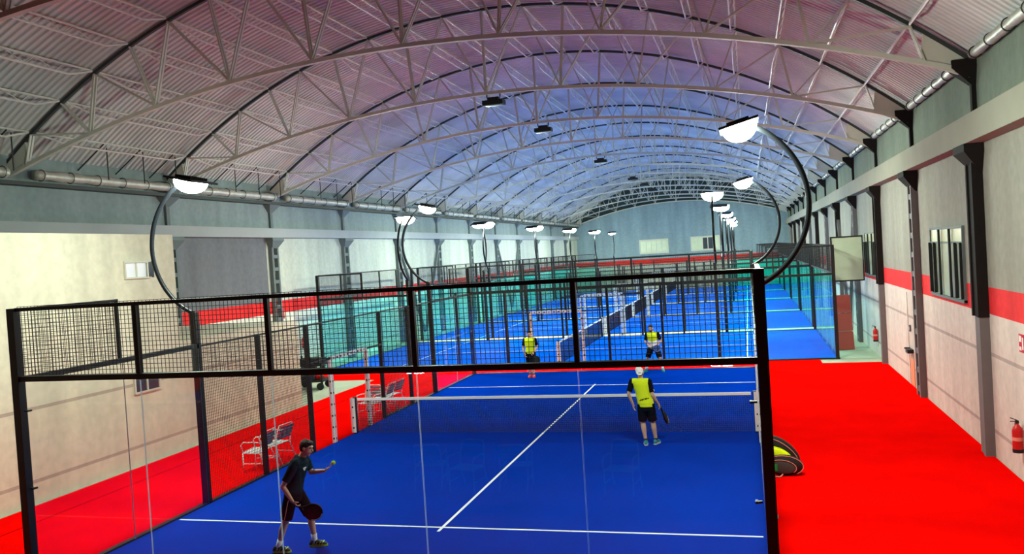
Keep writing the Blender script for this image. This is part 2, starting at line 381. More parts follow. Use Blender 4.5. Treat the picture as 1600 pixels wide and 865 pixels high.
# near-left cream block (tall to y=8.4, then a low flat-roofed room)
mb = MB(); mb.box(XL, -8.8, YN, 8.4, 0, 5.36); struct(mb, 'wall_block', M['room'])
mb = MB(); mb.box(XL, -8.8, 8.4, 14.05, 0, 2.70); struct(mb, 'wall_low', M['room'])
# windows of the block
def flat_window(name, x, y0, y1, z0, z1, fr, pane, side=1, bars=2):
    t = empty(name, (x, (y0+y1)/2, z0)); tag(t, kind='structure')
    w_ = y1-y0; h = z1-z0; s = side; g = MB()
    for (a, b_) in ((-w_/2-.04, -w_/2), (w_/2, w_/2+.04)): g.box(min(0, s*.05), max(0, s*.05), a, b_, -.04, h+.04)
    for (a, b_) in ((-.04, 0), (h, h+.04)): g.box(min(0, s*.05), max(0, s*.05), -w_/2, w_/2, a, b_)
    for k in range(1, bars): yy = -w_/2+w_*k/bars; g.box(min(0, s*.04), max(0, s*.04), yy-.02, yy+.02, 0, h)
    g.build('window_frame', fr, t); p = MB(); p.box(min(0, s*.015), max(0, s*.015), -w_/2, w_/2, 0, h); p.build('pane', pane, t)
    return t
M['pane_white'] = mat('white_blind', (0.75, 0.78, 0.85), 0.4)
M['pane_dark'] = mat('dark_pane', (0.03, 0.04, 0.06), 0.15)
flat_window('window_1', -8.8, 6.65, 7.35, 4.36, 4.69, M['frame_pale'], M['pane_white'])
mb = MB(); mb.box(-8.8, -8.77, 7.35, 7.55, 4.36, 4.70); mb.box(-8.8, -8.77, 7.55, 7.6, 4.34, 4.72); struct(mb, 'window_2', M['pane_dark'])
flat_window('window_3', -8.8, 6.7, 7.5, 1.70, 2.02, M['frame_pale'], M['pane_dark'])

# crane beams
mb = MB(); mb.box(8.88, XR, YN, YF, 5.84, 6.34); 
tag(mb.build('crane_beam', M['beam_r']), 'long concrete crane beam running along the right wall', 'beam')
mb = MB(); mb.box(XL, -12.98, YN, YF, 5.62, 5.98)
tag(mb.build('crane_beam', M['beam_l']), 'long pale concrete crane beam running along the left wall', 'beam')

mb = MB(); mb.box(XL, XL+.3, YN, YF, 6.93, 7.03); tag(mb.build('eave_gutter', M['steel_dark']), 'long dark gutter ledge along the top of the left wall', 'gutter')
# columns
def right_column(y, k):
    solid = k % 2 == 0
    t = empty('wall_column', (0, 0, 0), 0, label=('dark solid steel column on the right wall, %s of the right-hand columns' if solid else 'laced ladder-like steel column on the right wall, %s of the right-hand columns') % ORD[k], cat='column', group='columns along the right wall')
    t.location = (XR, y, 0)
    if solid:
        g = MB(); g.box(-.14, 0, -.22, .22, 0, 2.62); g.box(-.17, -.14, -.22, -.10, 0, 2.62); g.build('lower_shaft', M['steel_grey'], t)
        g = MB(); g.box(-.16, 0, -.24, .24, 2.62, 5.5); g.box(-.19, -.16, -.24, -.16, 2.62, 5.5); g.box(-.19, -.16, .16, .24, 2.62, 5.5); g.build('upper_shaft', M['column_dark'], t)
    else:
        for dy in (-.2, .2):
            g = MB(); g.box(-.16, 0, dy-.05, dy+.05, 0, 5.5); g.build('flange', M['steel_grey'], t)
        for j in range(11):
            z = 0.12+j*.5; g = MB(); g.box(-.15, -.01, -.15, .15, z, z+.14); g.build('batten_plate', M['steel_grey'], t)
    g = MB()   # haunch under the beam
    vs = [(-.03, -.24, 5.3), (-.03, .24, 5.3), (0, .24, 5.3), (0, -.24, 5.3), (-.34, -.42, 5.70), (-.34, .42, 5.70), (0, .42, 5.70), (0, -.42, 5.70)]
    g.add(vs, [(0,1,2,3),(4,7,6,5),(0,4,5,1),(1,5,6,2),(2,6,7,3),(3,7,4,0)]); g.box(-.34, 0, -.42, .42, 5.70, 5.84); g.build('haunch', M['column_dark'], t)
    g = MB(); g.box(-.08, 0, -.07, .07, 6.34, 7.1); g.build('upper_stub', M['column_dark'], t)
    g = MB(); vs = [(-.08, -.08, 6.95), (-.08, .08, 6.95), (0, .08, 6.95), (0, -.08, 6.95), (-.42, -.2, 7.28), (-.42, .2, 7.28), (0, .2, 7.28), (0, -.2, 7.28)]
    g.add(vs, [(0,1,2,3),(4,7,6,5),(0,4,5,1),(1,5,6,2),(2,6,7,3),(3,7,4,0)]); g.box(-.42, 0, -.2, .2, 7.28, 7.42); g.build('truss_seat', M['column_dark'], t)
for k in range(12): right_column(8.0+PITCH_T*k+.1, k)
def left_column(y, k):
    t = empty('wall_column', (XL, y, 0), 0, label='laced steel column with flared head on the left wall, %s of the left-hand columns' % ORD[k], cat='column', group='columns along the left wall')
    for dy in (-.2, .2):
        g = MB(); g.box(0, .16, dy-.05, dy+.05, 0, 5.3); g.build('flange', M['steel_green'], t)
    for j in range(10):
        z = 0.3+j*.5; g = MB(); g.box(0.01, .15, -.15, .15, z, z+.14); g.build('batten_plate', M['steel_green'], t)
    g = MB(); vs = [(0, -.2, 5.2), (0, .2, 5.2), (.16, .2, 5.2), (.16, -.2, 5.2), (0, -.42, 5.5), (0, .42, 5.5), (.34, .42, 5.5), (.34, -.42, 5.5)]
    g.add(vs, [(0,1,2,3),(4,7,6,5),(0,4,5,1),(1,5,6,2),(2,6,7,3),(3,7,4,0)]); g.box(0, .34, -.42, .42, 5.5, 5.62); g.build('haunch', M['steel_green'], t)
    g = MB(); g.box(0, .09, -.08, .08, 5.98, 6.62); g.build('upper_stub', M['steel_green'], t)
    g = MB(); vs = [(0, -.08, 6.6), (0, .08, 6.6), (.08, .08, 6.6), (.08, -.08, 6.6), (0, -.4, 6.92), (0, .4, 6.92), (.3, .4, 6.92), (.3, -.4, 6.92)]
    g.add(vs, [(0,1,2,3),(4,7,6,5),(0,4,5,1),(1,5,6,2),(2,6,7,3),(3,7,4,0)]); g.box(0, .34, -.3, .3, 7.03, 7.4); g.build('truss_seat', M['steel_green'], t)
for k in range(1, 12): left_column(8.0+PITCH_T*k-.2, k-1)
# wall bracing
def brace(p, q, lab, m_, grp):
    t = MB(); t.bar(p, q, .13, .10); tag(t.build('wall_brace', m_), lab, 'brace', grp)
for side, x, mt_, nm in ((1, XR-.1, M['steel_grey'], 'right'), (-1, XL+.1, M['steel_green'], 'left')):
    for j, k in enumerate((3, 6) if side > 0 else (4, 7)):
        y0 = 8.0+PITCH_T*k+(0.1 if side > 0 else -.2); y1 = y0+PITCH_T
        yq = (y0+y1)/2
        for i, (p, q_) in enumerate((((x, y0+.1, 5.2), (x, yq, .3)), ((x, y1-.1, 5.2), (x, yq+.15, .3)))):
            brace(p, q_, '%s diagonal brace of the %s braced bay on the %s wall' % (('near', 'far')[i], ('nearer', 'farther')[j], nm), mt_, 'wall bracing')

# ------------------------------------------------------------------ roof trusses
aE = math.asin((XR-.12-XC)/RT)
NT = 20
angs = [-aE+2*aE*i/NT for i in range(NT+1)]
TP = [(XC+RT*math.sin(a), ZC+RT*math.cos(a)) for a in angs]
BP = {}
for i in range(2, NT-1, 2):
    x = XC+(TP[i][0]-XC)*0.915; BP[i] = (x, zb(x))
def arc_pts(kind):
    if kind == 't': return [(XC+RT*math.sin(-aE+2*aE*i/80), 0, ZC+RT*math.cos(-aE+2*aE*i/80)) for i in range(81)]
    x0, x1 = TP[0][0]+.15, TP[-1][0]-.15
    return [(x0+(x1-x0)*i/60, 0, zb(x0+(x1-x0)*i/60)) for i in range(61)]
def strip(pts, wy, hz, mb):
    vs = []; n = len(pts)
    for i, p in enumerate(pts):
        p = Vector(p); d = (Vector(pts[min(i+1, n-1)])-Vector(pts[max(0, i-1)])).normalized(); u = Vector((-d.z, 0, d.x))
        vs += [p+Vector((0, -wy/2, 0))-u*hz/2, p+Vector((0, wy/2, 0))-u*hz/2, p+Vector((0, wy/2, 0))+u*hz/2, p+Vector((0, -wy/2, 0))+u*hz/2]
    fs = [(0,1,2,3), (4*n-4, 4*n-1, 4*n-2, 4*n-3)]
    for i in range(n-1):
        a = 4*i
        for k in range(4): fs.append((a+k, a+4+k, a+4+(k+1) % 4, a+(k+1) % 4))
    mb.add(vs, fs)
tr0 = empty('roof_truss', (0, TR[0], 0), 0, label='x', cat='truss', group='arched roof trusses')
g = MB(); strip(arc_pts('t'), .08, .075, g); g.build('top_chord', M['steel_dark'], tr0)
g = MB(); strip(arc_pts('b'), .12, .09, g); g.build('bottom_chord', M['steel_pale'], tr0)
webs = []
for i in BP:
    for j in (i-1, i, i+1): webs.append((TP[j], BP[i]))
webs += [(TP[1], (TP[0][0]+.75, zb(TP[0][0]+.75))), (TP[-2], (TP[-1][0]-.75, zb(TP[-1][0]-.75)))]
for (a, b_) in webs:
    g = MB()
    wv_ = .055
    for dy in (-.045, .045): g.bar((a[0], dy, a[1]-.04), (b_[0], dy, b_[1]+.03), wv_, .03)
    g.build('web_member', M['steel_pale'], tr0)
for s_, e in ((1, TP[0]), (-1, TP[-1])):
    g = MB(); g.add([(e[0], -.03, e[1]-.35), (e[0]+s_*.8, -.03, zb(e[0]+s_*.8)-.03), (e[0]+s_*.75, -.03, zt(e[0]+s_*.75)), (e[0], -.03, e[1]+.05),
                     (e[0], .03, e[1]-.35), (e[0]+s_*.8, .03, zb(e[0]+s_*.8)-.03), (e[0]+s_*.75, .03, zt(e[0]+s_*.75)), (e[0], .03, e[1]+.05)],
                    [(0,1,2,3),(4,7,6,5),(0,4,5,1),(1,5,6,2),(2,6,7,3),(3,7,4,0)]); g.build('end_gusset', M['steel_pale'], tr0)
# lattice purlin prototype (one bay long)
def purlin_proto():
    g = MB(); Lb = PITCH_T; h = .30
    g.tube([(0, .12, 0), (0, Lb-.12, 0)], .026, 5)
    g.tube([(0, .12, -.02), (0, 1.0, -h), (0, Lb-1.0, -h), (0, Lb-.12, -.02)], .024, 5)
    n = 10
    for i in range(n):
        y0 = 1.0+(Lb-2)*i/n; y1 = 1.0+(Lb-2)*(i+1)/n
        if i % 2: g.tube([(0, y0, -h), (0, y1, 0)], .009, 4)
        else: g.tube([(0, y0, 0), (0, y1, -h)], .009, 4)
    return g
pur0 = purlin_proto().build('roof_purlin', M['purlin']); tag(pur0, 'x', 'purlin', 'lattice purlins between the trusses')
# dark brace pair near the left eave, eave rolls
eb0 = empty('eave_brace', (0, 0, 0), 0, label='x', cat='brace', group='dark braces along the left eave')
x1_, z1_ = TP[1]; x0_, z0_ = TP[0]
g = MB(); g.tube([(x1_+.1, 0, z1_-.02), (x0_+.12, 0, z0_+.08)], .022, 6); g.build('sloping_rod', M['steel_dark'], eb0)
g = MB(); g.tube([(x1_, .22, z1_-.05), (x1_, .22, z1_-1.0)], .018, 6); g.build('hanging_rod', M['steel_dark'], eb0)
def eave_roll(side):
    g = MB(); n = 24; pts = []; rs = []
    for i in range(n+1):
        y = .42+(PITCH_T-.9)*i/n; pts.append((0, y, 0)); rs.append(.13+.015*math.sin(i*2.1)+.01*math.sin(i*5.3))
    g.tube(pts, [r_*(1 if side > 0 else .7) for r_ in rs], 12)
    o = g.build('eave_roll', M['foil'], None, True)
    for j in range(6):
        y = .6+j*1.0; h = MB(); h.tube([((0.15 if side > 0 else .105)*math.cos(a), y, (.15 if side > 0 else .105)*math.sin(a)) for a in [2*PI*q_/14 for q_ in range(14)]], .012, 4, closed=True); h.build('strap', M['steel_dark'], o)
    return o
er0 = eave_roll(1); er1 = eave_roll(-1)
fix0 = empty('high_bay_fixture', (0, 0, 0), 0, label='x', cat='ceiling light', group='unlit ceiling fixtures')
g = MB(); g.obox((0, 0, -.08), (.62, .34, .14)); g.obox((0, 0, .03), (.34, .2, .1)); g.build('housing', M['fixture'], fix0)
g = MB(); g.obox((0, -.02, -.16), (.5, .26, .02)); g.build('lens', M['fixglass'], fix0)
g = MB(); g.bar((-.2, 0, .08), (-.2, 0, .2), .03); g.bar((.2, 0, .08), (.2, 0, .2), .03); g.build('bracket', M['fixture'], fix0)
snapshot()
for k, y in enumerate(TR):
    t = tr0 if k == 0 else copy_tree(tr0); t.location = (0, y, 0)
    t['label'] = 'arched lattice steel roof truss, ' + ('nearest of all' if k == 0 else '%s counted from the camera' % ORD[k])
def side_of(i):
    if i == NT//2: return 'along the ridge'
    return '%s up from the %s eave' % (ORD[i-1].replace('nearest', 'first'), 'left') if i < NT//2 else '%s up from the right eave' % ORD[NT-i-1].replace('nearest', 'first')
BAYS = [-4.4]+TR[:-1]
first = True
for k, y in enumerate(BAYS):
    for i in range(1, NT):
        o = pur0 if first else pur0.copy()
        if not first: COL.objects.link(o)
        first = False
        o.location = (TP[i][0], y, TP[i][1]+.03); o.rotation_euler = (0, angs[i], 0)
        o['label'] = 'lattice roof purlin in the %s bay, %s' % (ORD[k], side_of(i))
first = True
for k, y in enumerate(TR[:-1]):
    for j, fr in enumerate((.38, .62, .86)):
        o = eb0 if first else copy_tree(eb0); first = False
        o.location = (0, y+PITCH_T*fr, 0)
        o['label'] = 'dark sloping and hanging rod pair at the left eave, %s in the %s bay' % (('first', 'middle', 'last')[j], ORD[k])
first = True
for k, y in enumerate(TR[:-1]):
    for sd, x, z in (('left', XL+.42, 7.2), ('right', XR-.14, 7.43)):
        pr = er0 if sd == 'left' else er1; o = pr if k == 0 else copy_tree(pr)
        o.location = (x, y, z); tag(o, 'strapped silver foil roll lying under the %s eave in the %s bay' % (sd, ORD[k]), 'insulation roll', 'foil rolls along the eaves')
first = True
for j, (k, dx) in enumerate(((2, 0), (3, 0), (5, 0), (7, 0), (8, 0), (9, 0))):
    o = fix0 if first else copy_tree(fix0); first = False
    o.location = (-1.95+dx, TR[k], zb(-1.95)-.03+.0)
    o.location.z = zb(-1.95)-.22
    o['label'] = 'dark unlit floodlight box under a roof truss, %s from the camera' % ORD[j]

# ------------------------------------------------------------------ padel court
def wires(mb, o, u, v, W, H, step, th, inset=0.0):
    """welded mesh panel: o origin, u,v unit directions, W x H, wires th thick"""
    o = Vector(o); u = Vector(u); v = Vector(v); n = u.cross(v).normalized()
    nu = int(round(W/step)); nv = int(round(H/step))
    for i in range(nu+1):
        p = o+u*(W*i/nu); mb.bar(p+n*th*.5, p+v*H+n*th*.5, th, th, up=tuple(u))
    for j in range(nv+1):
        p = o+v*(H*j/nv); mb.bar(p-n*th*.5, p+u*W-n*th*.5, th, th, up=tuple(v))
def pad(mb, a, b, w_, dots=True, step=.2):
    a = Vector(a); b = Vector(b); mb.bar(a, b, w_, w_, mi=0)
    d = (b-a); L_ = d.length; d.normalize(); k = 0; s = .12
    horiz = abs(d.z) < .5
    while s < L_-.08:
        p = a+d*s; r = .035 if k % 2 == 0 else .028
        if horiz: mb.obox(p+Vector((0, 0, 0)), (w_+.006, .07 if k % 3 else .04, .045)); 
        else: mb.obox(p, (w_+.006, .04, .045)); mb.obox(p, (.04, w_+.006, .045))
        for q_ in range(len(mb.mi)-(6 if horiz else 12), len(mb.mi)): mb.mi[q_] = 1
        s += .19 if horiz else step*1.4; k += 1

def build_cage(TH, GL):
    t = empty('padel_cage', (0, 10, 0))
    def part(name, fn, mt_=None, smooth=False):
        g = MB(); fn(g); o = g.build(name, mt_ or M['black'], t, smooth); return o
    D = -10   # local y offset: court spans -10..10
    for sx in (-1, 1):
        for (ye, s) in ((0, 1), (20, -1)):
            y = ye+D
            o = part('corner_post', lambda g: g.box(sx*5.05-.06, sx*5.05+.06, y-.06 if s > 0 else y-.06, y+.06, 0, 4.0))
            for z in (.25, 1.45, 2.55):
                c = MB(); c.bar((sx*5.0-sx*.04, y, z), (sx*5.0-sx*.10, y-s*.02, z), .035, .025); c.bar((sx*4.90, y-s*.04, z), (sx*4.90, y+s*.04, z), .025, .025); c.build('glass_clamp', M['black'], o)
            # glass on the side, 0..4
            for a, b_ in ((.05, 1.99), (2.0, 3.95)):
                g = MB(); ys = sorted((y+s*a, y+s*b_)); g.box(sx*5.0-.006, sx*5.0+.006, ys[0], ys[1], .04, 2.95)
                for k_ in (2, 3): g.mi[k_] = 1
                g.build('glass_panel', [GL, M['glass_edge']], t)
            part('upper_post', lambda g: g.box(sx*5.05-.025, sx*5.05+.025, y+s*2-.025, y+s*2+.025, 3.0, 4.0))
            part('glass_rail', lambda g: g.box(sx*5.04-.04, sx*5.04+.04, min(y, y+s*4), max(y, y+s*4), 2.95, 3.03))
            part('top_rail', lambda g: g.box(sx*5.05-.025, sx*5.05+.025, min(y, y+s*2), max(y, y+s*2), 3.95, 4.0))
            part('wire_mesh', lambda g: wires(g, (sx*5.03, min(y, y+s*2), 3.03), (0,1,0), (0,0,1), 2.0, .94, .055, TH*.85), M['wire'])
            part('lamp_post_stub', lambda g: (g.box(sx*5.06-.06, sx*5.06+.06, y+s*4-.06, y+s*4+.06, 0, 3.62), g.box(sx*5.06-.13, sx*5.06+.13, y+s*4-.13, y+s*4+.13, 0, .02)))
            for yy in (6, 8): part('side_post', lambda g: (g.box(sx*5.05-.045, sx*5.05+.045, y+s*yy-.045, y+s*yy+.045, 0, 3.0), g.box(sx*5.05-.09, sx*5.05+.09, y+s*yy-.09, y+s*yy+.09, 0, .02)))
            part('wire_mesh', lambda g: wires(g, (sx*5.0, min(y+s*4, y+s*8), .05), (0,1,0), (0,0,1), 4.0, 2.92, .055, TH*.85), M['wire'])
            part('base_rail', lambda g: g.box(sx*5.05-.05, sx*5.05+.05, min(y+s*0, y+s*8), max(y+s*0, y+s*8), 0, .05))
            # back upper posts
        part('side_rail', lambda g: g.box(sx*5.05-.02, sx*5.05+.02, 4+D, 16+D, 2.965, 3.0))
        part('gate_lintel', lambda g: g.bar((sx*5.02, 8+D, 2.08), (sx*5.02, 12+D, 2.08), .05, .05))
        part('wire_mesh', lambda g: wires(g, (sx*5.0, 8+D, 2.1), (0,1,0), (0,0,1), 4.0, .88, .055, TH*.85), M['wire'])
        for yy in (9, 11): 
            g = MB(); pad(g, (sx*5.02, yy+D, 0), (sx*5.02, yy+D, 2.05), .09); g.build('padded_gate_post', [M['pad'], M['paddark']], t)
        g = MB(); pad(g, (sx*5.02, 9+D, 2.08), (sx*5.02, 11+D, 2.08), .09); g.build('padded_lintel', [M['pad'], M['paddark']], t)
    for ye, s in ((0, 1), (20, -1)):
        y = ye+D
        part('glass_rail', lambda g: g.box(-5, 5, y-.04, y+.04, 2.965, 3.04))
        part('top_rail', lambda g: g.box(-5, 5, y-.025, y+.025, 3.955, 4.005))
        for x in (-3, -1, 1, 3): part('upper_post', lambda g: g.box(x-.03, x+.03, y-.03, y+.03, 3.0, 4.0))
        part('wire_mesh', lambda g: wires(g, (-5, y+s*.03, 3.04), (1,0,0), (0,0,1), 10.0, .98, .06, TH), M['wire'])
        part('base_rail', lambda g: g.box(-5, 5, y-s*.05-.04, y-s*.05+.04, 0, .04))
        for k in range(5):
            g = MB(); g.box(-5+2*k+.006, -3+2*k-.006, y-.006, y+.006, .04, 2.95)
            for k_ in (4, 5): g.mi[k_] = 1
            g.build('glass_panel', [GL, M['glass_edge']], t)
    return t
cage0 = build_cage(.0062, M['glass']); cage1 = build_cage(.0036, M['glass_teal'])
# turf with its painted lines in the same mesh
def turf_mesh():
    g = MB(); g.box(-5.0, 5.0, -10.0, 10.0, .004, .022)
    z = .0225
    for y in (-6.95, 6.95): g.box(-4.95, 4.95, y-.025, y+.025, z-.002, z, 1)
    g.box(-.025, .025, -7.15, 7.15, z-.001, z+.0006, 1)
    return g
turf0 = turf_mesh().build('blue_court_turf', [M['blueturf'], M['tape']])
# net
def build_net(TH):
    t = empty('court_net', (0, 10, 0))
    for sx in (-1, 1):
        g = MB(); g.box(sx*4.93-.04, sx*4.93+.04, -.04, .04, .02, .95); p = g.build('net_post', M['black'], t)
        g = MB(); pad(g, (sx*4.97, 0, .05), (sx*4.97, 0, .93), .125, step=.19); g.build('post_padding', [M['pad'], M['paddark']], p)
    g = MB(); wires(g, (-4.85, 0, .04), (1,0,0), (0,0,1), 9.7, .85, .045, TH); g.build('net_mesh', M['netcord'], t)
    g = MB(); g.box(-4.85, 4.85, -.012, .012, .86, .925); g.build('net_tape', M['tape'], t)
    return t
net0 = build_net(.0095); net1 = build_net(.0055)
# floodlight on a C-shaped pole; local: foot at origin (post top), court towards -X
def build_flood():
    t = empty('court_floodlight', (0, 0, 0)); HX = .16
    # circle through (0,3.6) (.82,4.95) (.1,6.1)
    P0, P1, P2 = Vector((0.0, 3.6)), Vector((.82, 4.9)), Vector((.02, 6.08))
    ax, ay, bx, by, cx_, cy_ = *P0, *P1, *P2
    d = 2*(ax*(by-cy_)+bx*(cy_-ay)+cx_*(ay-by))
    ux = ((ax*ax+ay*ay)*(by-cy_)+(bx*bx+by*by)*(cy_-ay)+(cx_*cx_+cy_*cy_)*(ay-by))/d
    uy = ((ax*ax+ay*ay)*(cx_-bx)+(bx*bx+by*by)*(ax-cx_)+(cx_*cx_+cy_*cy_)*(bx-ax))/d
    r = math.hypot(ax-ux, ay-uy); t0 = math.atan2(ay-uy, ax-ux); t1 = math.atan2(cy_-uy, cx_-ux)
    pts = [(ux+r*math.cos(t0+(t1-t0)*i/36), 0, uy+r*math.sin(t0+(t1-t0)*i/36)) for i in range(37)]
    g = MB(); g.tube(pts, .042, 12); g.build('curved_pole', M['pole'], t, True)
    tx, tz = pts[-1][0], pts[-1][2]
    R = Matrix.Rotation(math.radians(-14), 3, 'Y')
    g = MB(); g.obox((tx-HX, 0, tz-.0), (.60, .80, .04), R); 
    for j in range(9): g.obox(Vector((tx-HX, -.24+.06*j, tz))+R@Vector((0, 0, .045)), (.34, .012, .05), R)
    g.obox((tx-.02, 0, tz), (.1, .12, .1), R); h = g.build('lamp_housing', M['fixture'], t)
    g = MB(); q_ = Vector((tx-HX, 0, tz))
    prof = [(1.0, 0), (.97, .25), (.87, .5), (.7, .72), (.45, .9), (.18, .985)]; rings = []
    for sc_, dd in prof: rings.append((q_+R@Vector((0, 0, -.026-.22*dd)), .26*sc_, .37*sc_, R@Vector((1, 0, 0)), R@Vector((0, -1, 0))))
    g.loft(rings, 28)
    g.build('lamp_lens', M['lens'], h)
    return t
fl0 = build_flood()
snapshot()
CN = ['the nearest court', 'the second court', 'the third court', 'the fourth court', 'the fifth court', 'the farthest court']
COURTS = [(0.0, 10.0, 0.0)]+[(-2.22, 26.8+11*j, PI/2) for j in range(5)]
for j, (cx, cyy, rz) in enumerate(COURTS):
    c = cage0 if j == 0 else (cage1 if j == 1 else copy_tree(cage1)); c.location = (cx, cyy, 0); c.rotation_euler = (0, 0, rz)
    tag(c, 'black steel and glass cage around '+CN[j]+(', between us and the players' if j == 0 else ', set crosswise' ), 'padel cage', 'padel court cages')
    c = turf0 if j == 0 else copy_tree(turf0, None, {M['blueturf']: M['blueturf2']}); c.location = (cx, cyy, 0); c.rotation_euler = (0, 0, rz)
    tag(c, 'blue artificial turf with white lines covering '+CN[j], 'court turf', 'blue court surfaces')
    c = net0 if j == 0 else (net1 if j == 1 else copy_tree(net1)); c.location = (cx, cyy, 0); c.rotation_euler = (0, 0, rz)
    tag(c, 'dark mesh net with white tape across '+CN[j], 'net', 'court nets')
    for sx in (1, -1):
        for ly in (-6, 6):
            f_ = fl0 if (j == 0 and sx == 1 and ly == -6) else copy_tree(fl0)
            p = Matrix.Rotation(rz, 3, 'Z')@Vector((sx*5.06, ly+(.045*sx if j else 0), 0)); f_.location = (cx+p.x, cyy+p.y, 0)
            f_.rotation_euler = (0, 0, rz+(0 if sx == 1 else PI))
            if j == 0: where = '%s %s' % ('near' if ly < 0 else 'far', 'right' if sx > 0 else 'left')
            else: where = '%s %s' % ('near' if sx < 0 else 'far', 'left' if ly > 0 else 'right')
            tag(f_, 'lit floodlight on a curved black pole at the %s side of %s' % (where, CN[j]), 'floodlight', 'court floodlights')

# ------------------------------------------------------------------ right wall fittings
def casement(y0, y1, z0, z1, name, opened=False):
    t = empty(name, (XR, (y0+y1)/2, z0)); tag(t, kind='structure'); w_ = y1-y0; h = z1-z0
    g = MB()
    g.box(-.05, 0, -w_/2-.05, -w_/2, -.05, h+.05); g.box(-.05, 0, w_/2, w_/2+.05, -.05, h+.05); g.box(-.05, 0, -w_/2, w_/2, h, h+.05); g.box(-.07, 0, -w_/2-.05, w_/2+.05, -.06, 0); g.box(-.05, 0, -w_/2, w_/2, h*.80-.02, h*.80+.02)
    g.build('window_frame', M['steel_green'], t)
    for i, yy in enumerate((-w_/6, w_/6)):
        g = MB(); g.box(-.09, -.04, yy-.03, yy+.03, 0, h); g.build('mullion', M['fixture'], t)
    for yy in (-w_/2+.03, -w_/3, w_/3, w_/2-.04):
        g = MB(); g.box(-.10, -.03, yy-.02, yy+.02, 0.02, h*.8); g.build('security_bar', M['fixture'], t)
    p = MB(); p.box(-.02, 0, -w_/2, w_/2, 0, h*.79); p.build('pane', M['pane'], t)
    p = MB(); p.box(-.02, 0, -w_/2, w_/2, h*.81, h); p.build('upper_pane', mat('yellowed_pane', (0.62, 0.62, 0.38), .3), t)
    return t
casement(9.5, 12.55, 2.82, 4.3, 'window_4')
casement(21.3, 24.2, 2.85, 4.3, 'window_5')
casement(33.7, 36.4, 2.75, 4.0, 'window_6')
# opened sash sticking into the hall
sash = empty('window_7', (XR-.1, 24.3, 2.62)); tag(sash, kind='structure')
g = MB()
for a in ((-1.15, -1.09, 0, 1.6), (-.04, 0, 0, 1.6)): g.box(a[0], a[1], -.03, .03, a[2], a[3])
g.box(-1.15, 0, -.03, .03, -.05, 0); g.box(-1.15, 0, -.03, .03, 1.6, 1.65); g.build('window_frame', M['fixture'], sash)
g = MB(); g.box(-1.1, -.03, -.01, .01, 0, 1.6); g.build('pane', M['pane'], sash)
# far wall windows
def far_window(name, x0, x1, z0, z1, dark):
    t = empty(name, ((x0+x1)/2, YF, z0)); tag(t, kind='structure'); w_ = x1-x0; h = z1-z0; g = MB()
    g.box(-w_/2-.15, w_/2+.15, -.06, 0, h, h+.18); g.box(-w_/2-.15, w_/2+.15, -.06, 0, -.18, 0); g.box(-w_/2-.15, -w_/2, -.06, 0, 0, h); g.box(w_/2, w_/2+.15, -.06, 0, 0, h)
    for k in range(1, 5): g.box(-w_/2+w_*k/5-.04, -w_/2+w_*k/5+.04, -.05, 0, 0, h)
    g.build('window_frame', M['frame_pale'], t)
    g = MB(); g.box(-w_/2, w_/2 if not dark else -.3, -.02, 0, 0, h); g.build('pane', M['pane'], t)
    if dark: g = MB(); g.box(-.3, w_/2-.4, -.02, 0, 0, h); g.build('dark_pane', M['pane_dark'], t); g = MB(); g.box(w_/2-.4, w_/2, -.02, 0, 0, h); g.build('pane', M['pane'], t)
far_window('window_8', -6.25, -3.4, 3.8, 5.0, False)
far_window('window_9', -.75, 2.0, 3.8, 5.0, True)

def extinguisher(x, y, z, nx, lab):
    t = empty('fire_extinguisher', (x, y, z), 0, label=lab, cat='fire extinguisher')
    g = MB(); g.lathe([(.02, 0), (.075, 0), (.08, .02), (.08, .36), (.07, .41), (.04, .45), (.025, .47), (.025, .49)], 20); g.build('cylinder_body', M['red'], t, True)
    g = MB(); g.lathe([(.082, 0), (.084, .01), (.084, .05), (.082, .06)], 20); g.build('base_ring', M['fixture'], t)
    g = MB(); g.obox((0, 0, .51), (.05, .05, .05)); g.bar((0, -.01, .54), (nx*.10, 0, .58), .025, .012); g.bar((0, 0, .52), (nx*.10, 0, .52), .025, .012); g.build('valve_handle', M['fixture'], t)
    g = MB(); g.tube([(0, .02, .5), (0, .08, .5), (0, .11, .42), (0, .10, .25), (0, .09, .12)], .011, 8); g.build('hose', M['fixture'], t)
    g = MB(); g.lathe([(.0805, .2), (.081, .2), (.081, .26), (.0805, .26)], 20); g.build('label_band', M['bag_pipe'], t)
extinguisher(9.1, 6.12, .52, -1, 'red fire extinguisher hung low on the right wall nearest the camera')
extinguisher(9.1, 22.2, .52, -1, 'red fire extinguisher on the right wall beyond the end of the red turf')
extinguisher(XL+.12, 22.0, 1.0, 1, 'red fire extinguisher on the left wall beside the dark trolley')
# pictogram sign
t = empty('safety_sign', (XR, 6.0, 2.2), 0, label='small white sign with red extinguisher pictogram on the right wall', cat='sign')
g = MB(); g.box(-.012, 0, -.13, .13, 0, .30); g.build('sign_board', M['red'], t)
g = MB(); g.box(-.016, -.012, -.11, -.05, .05, .25); g.box(-.016, -.012, .0, .10, .17, .27); g.box(-.016, -.012, .0, .10, .03, .09); g.build('pictogram', M['plaster'], t)
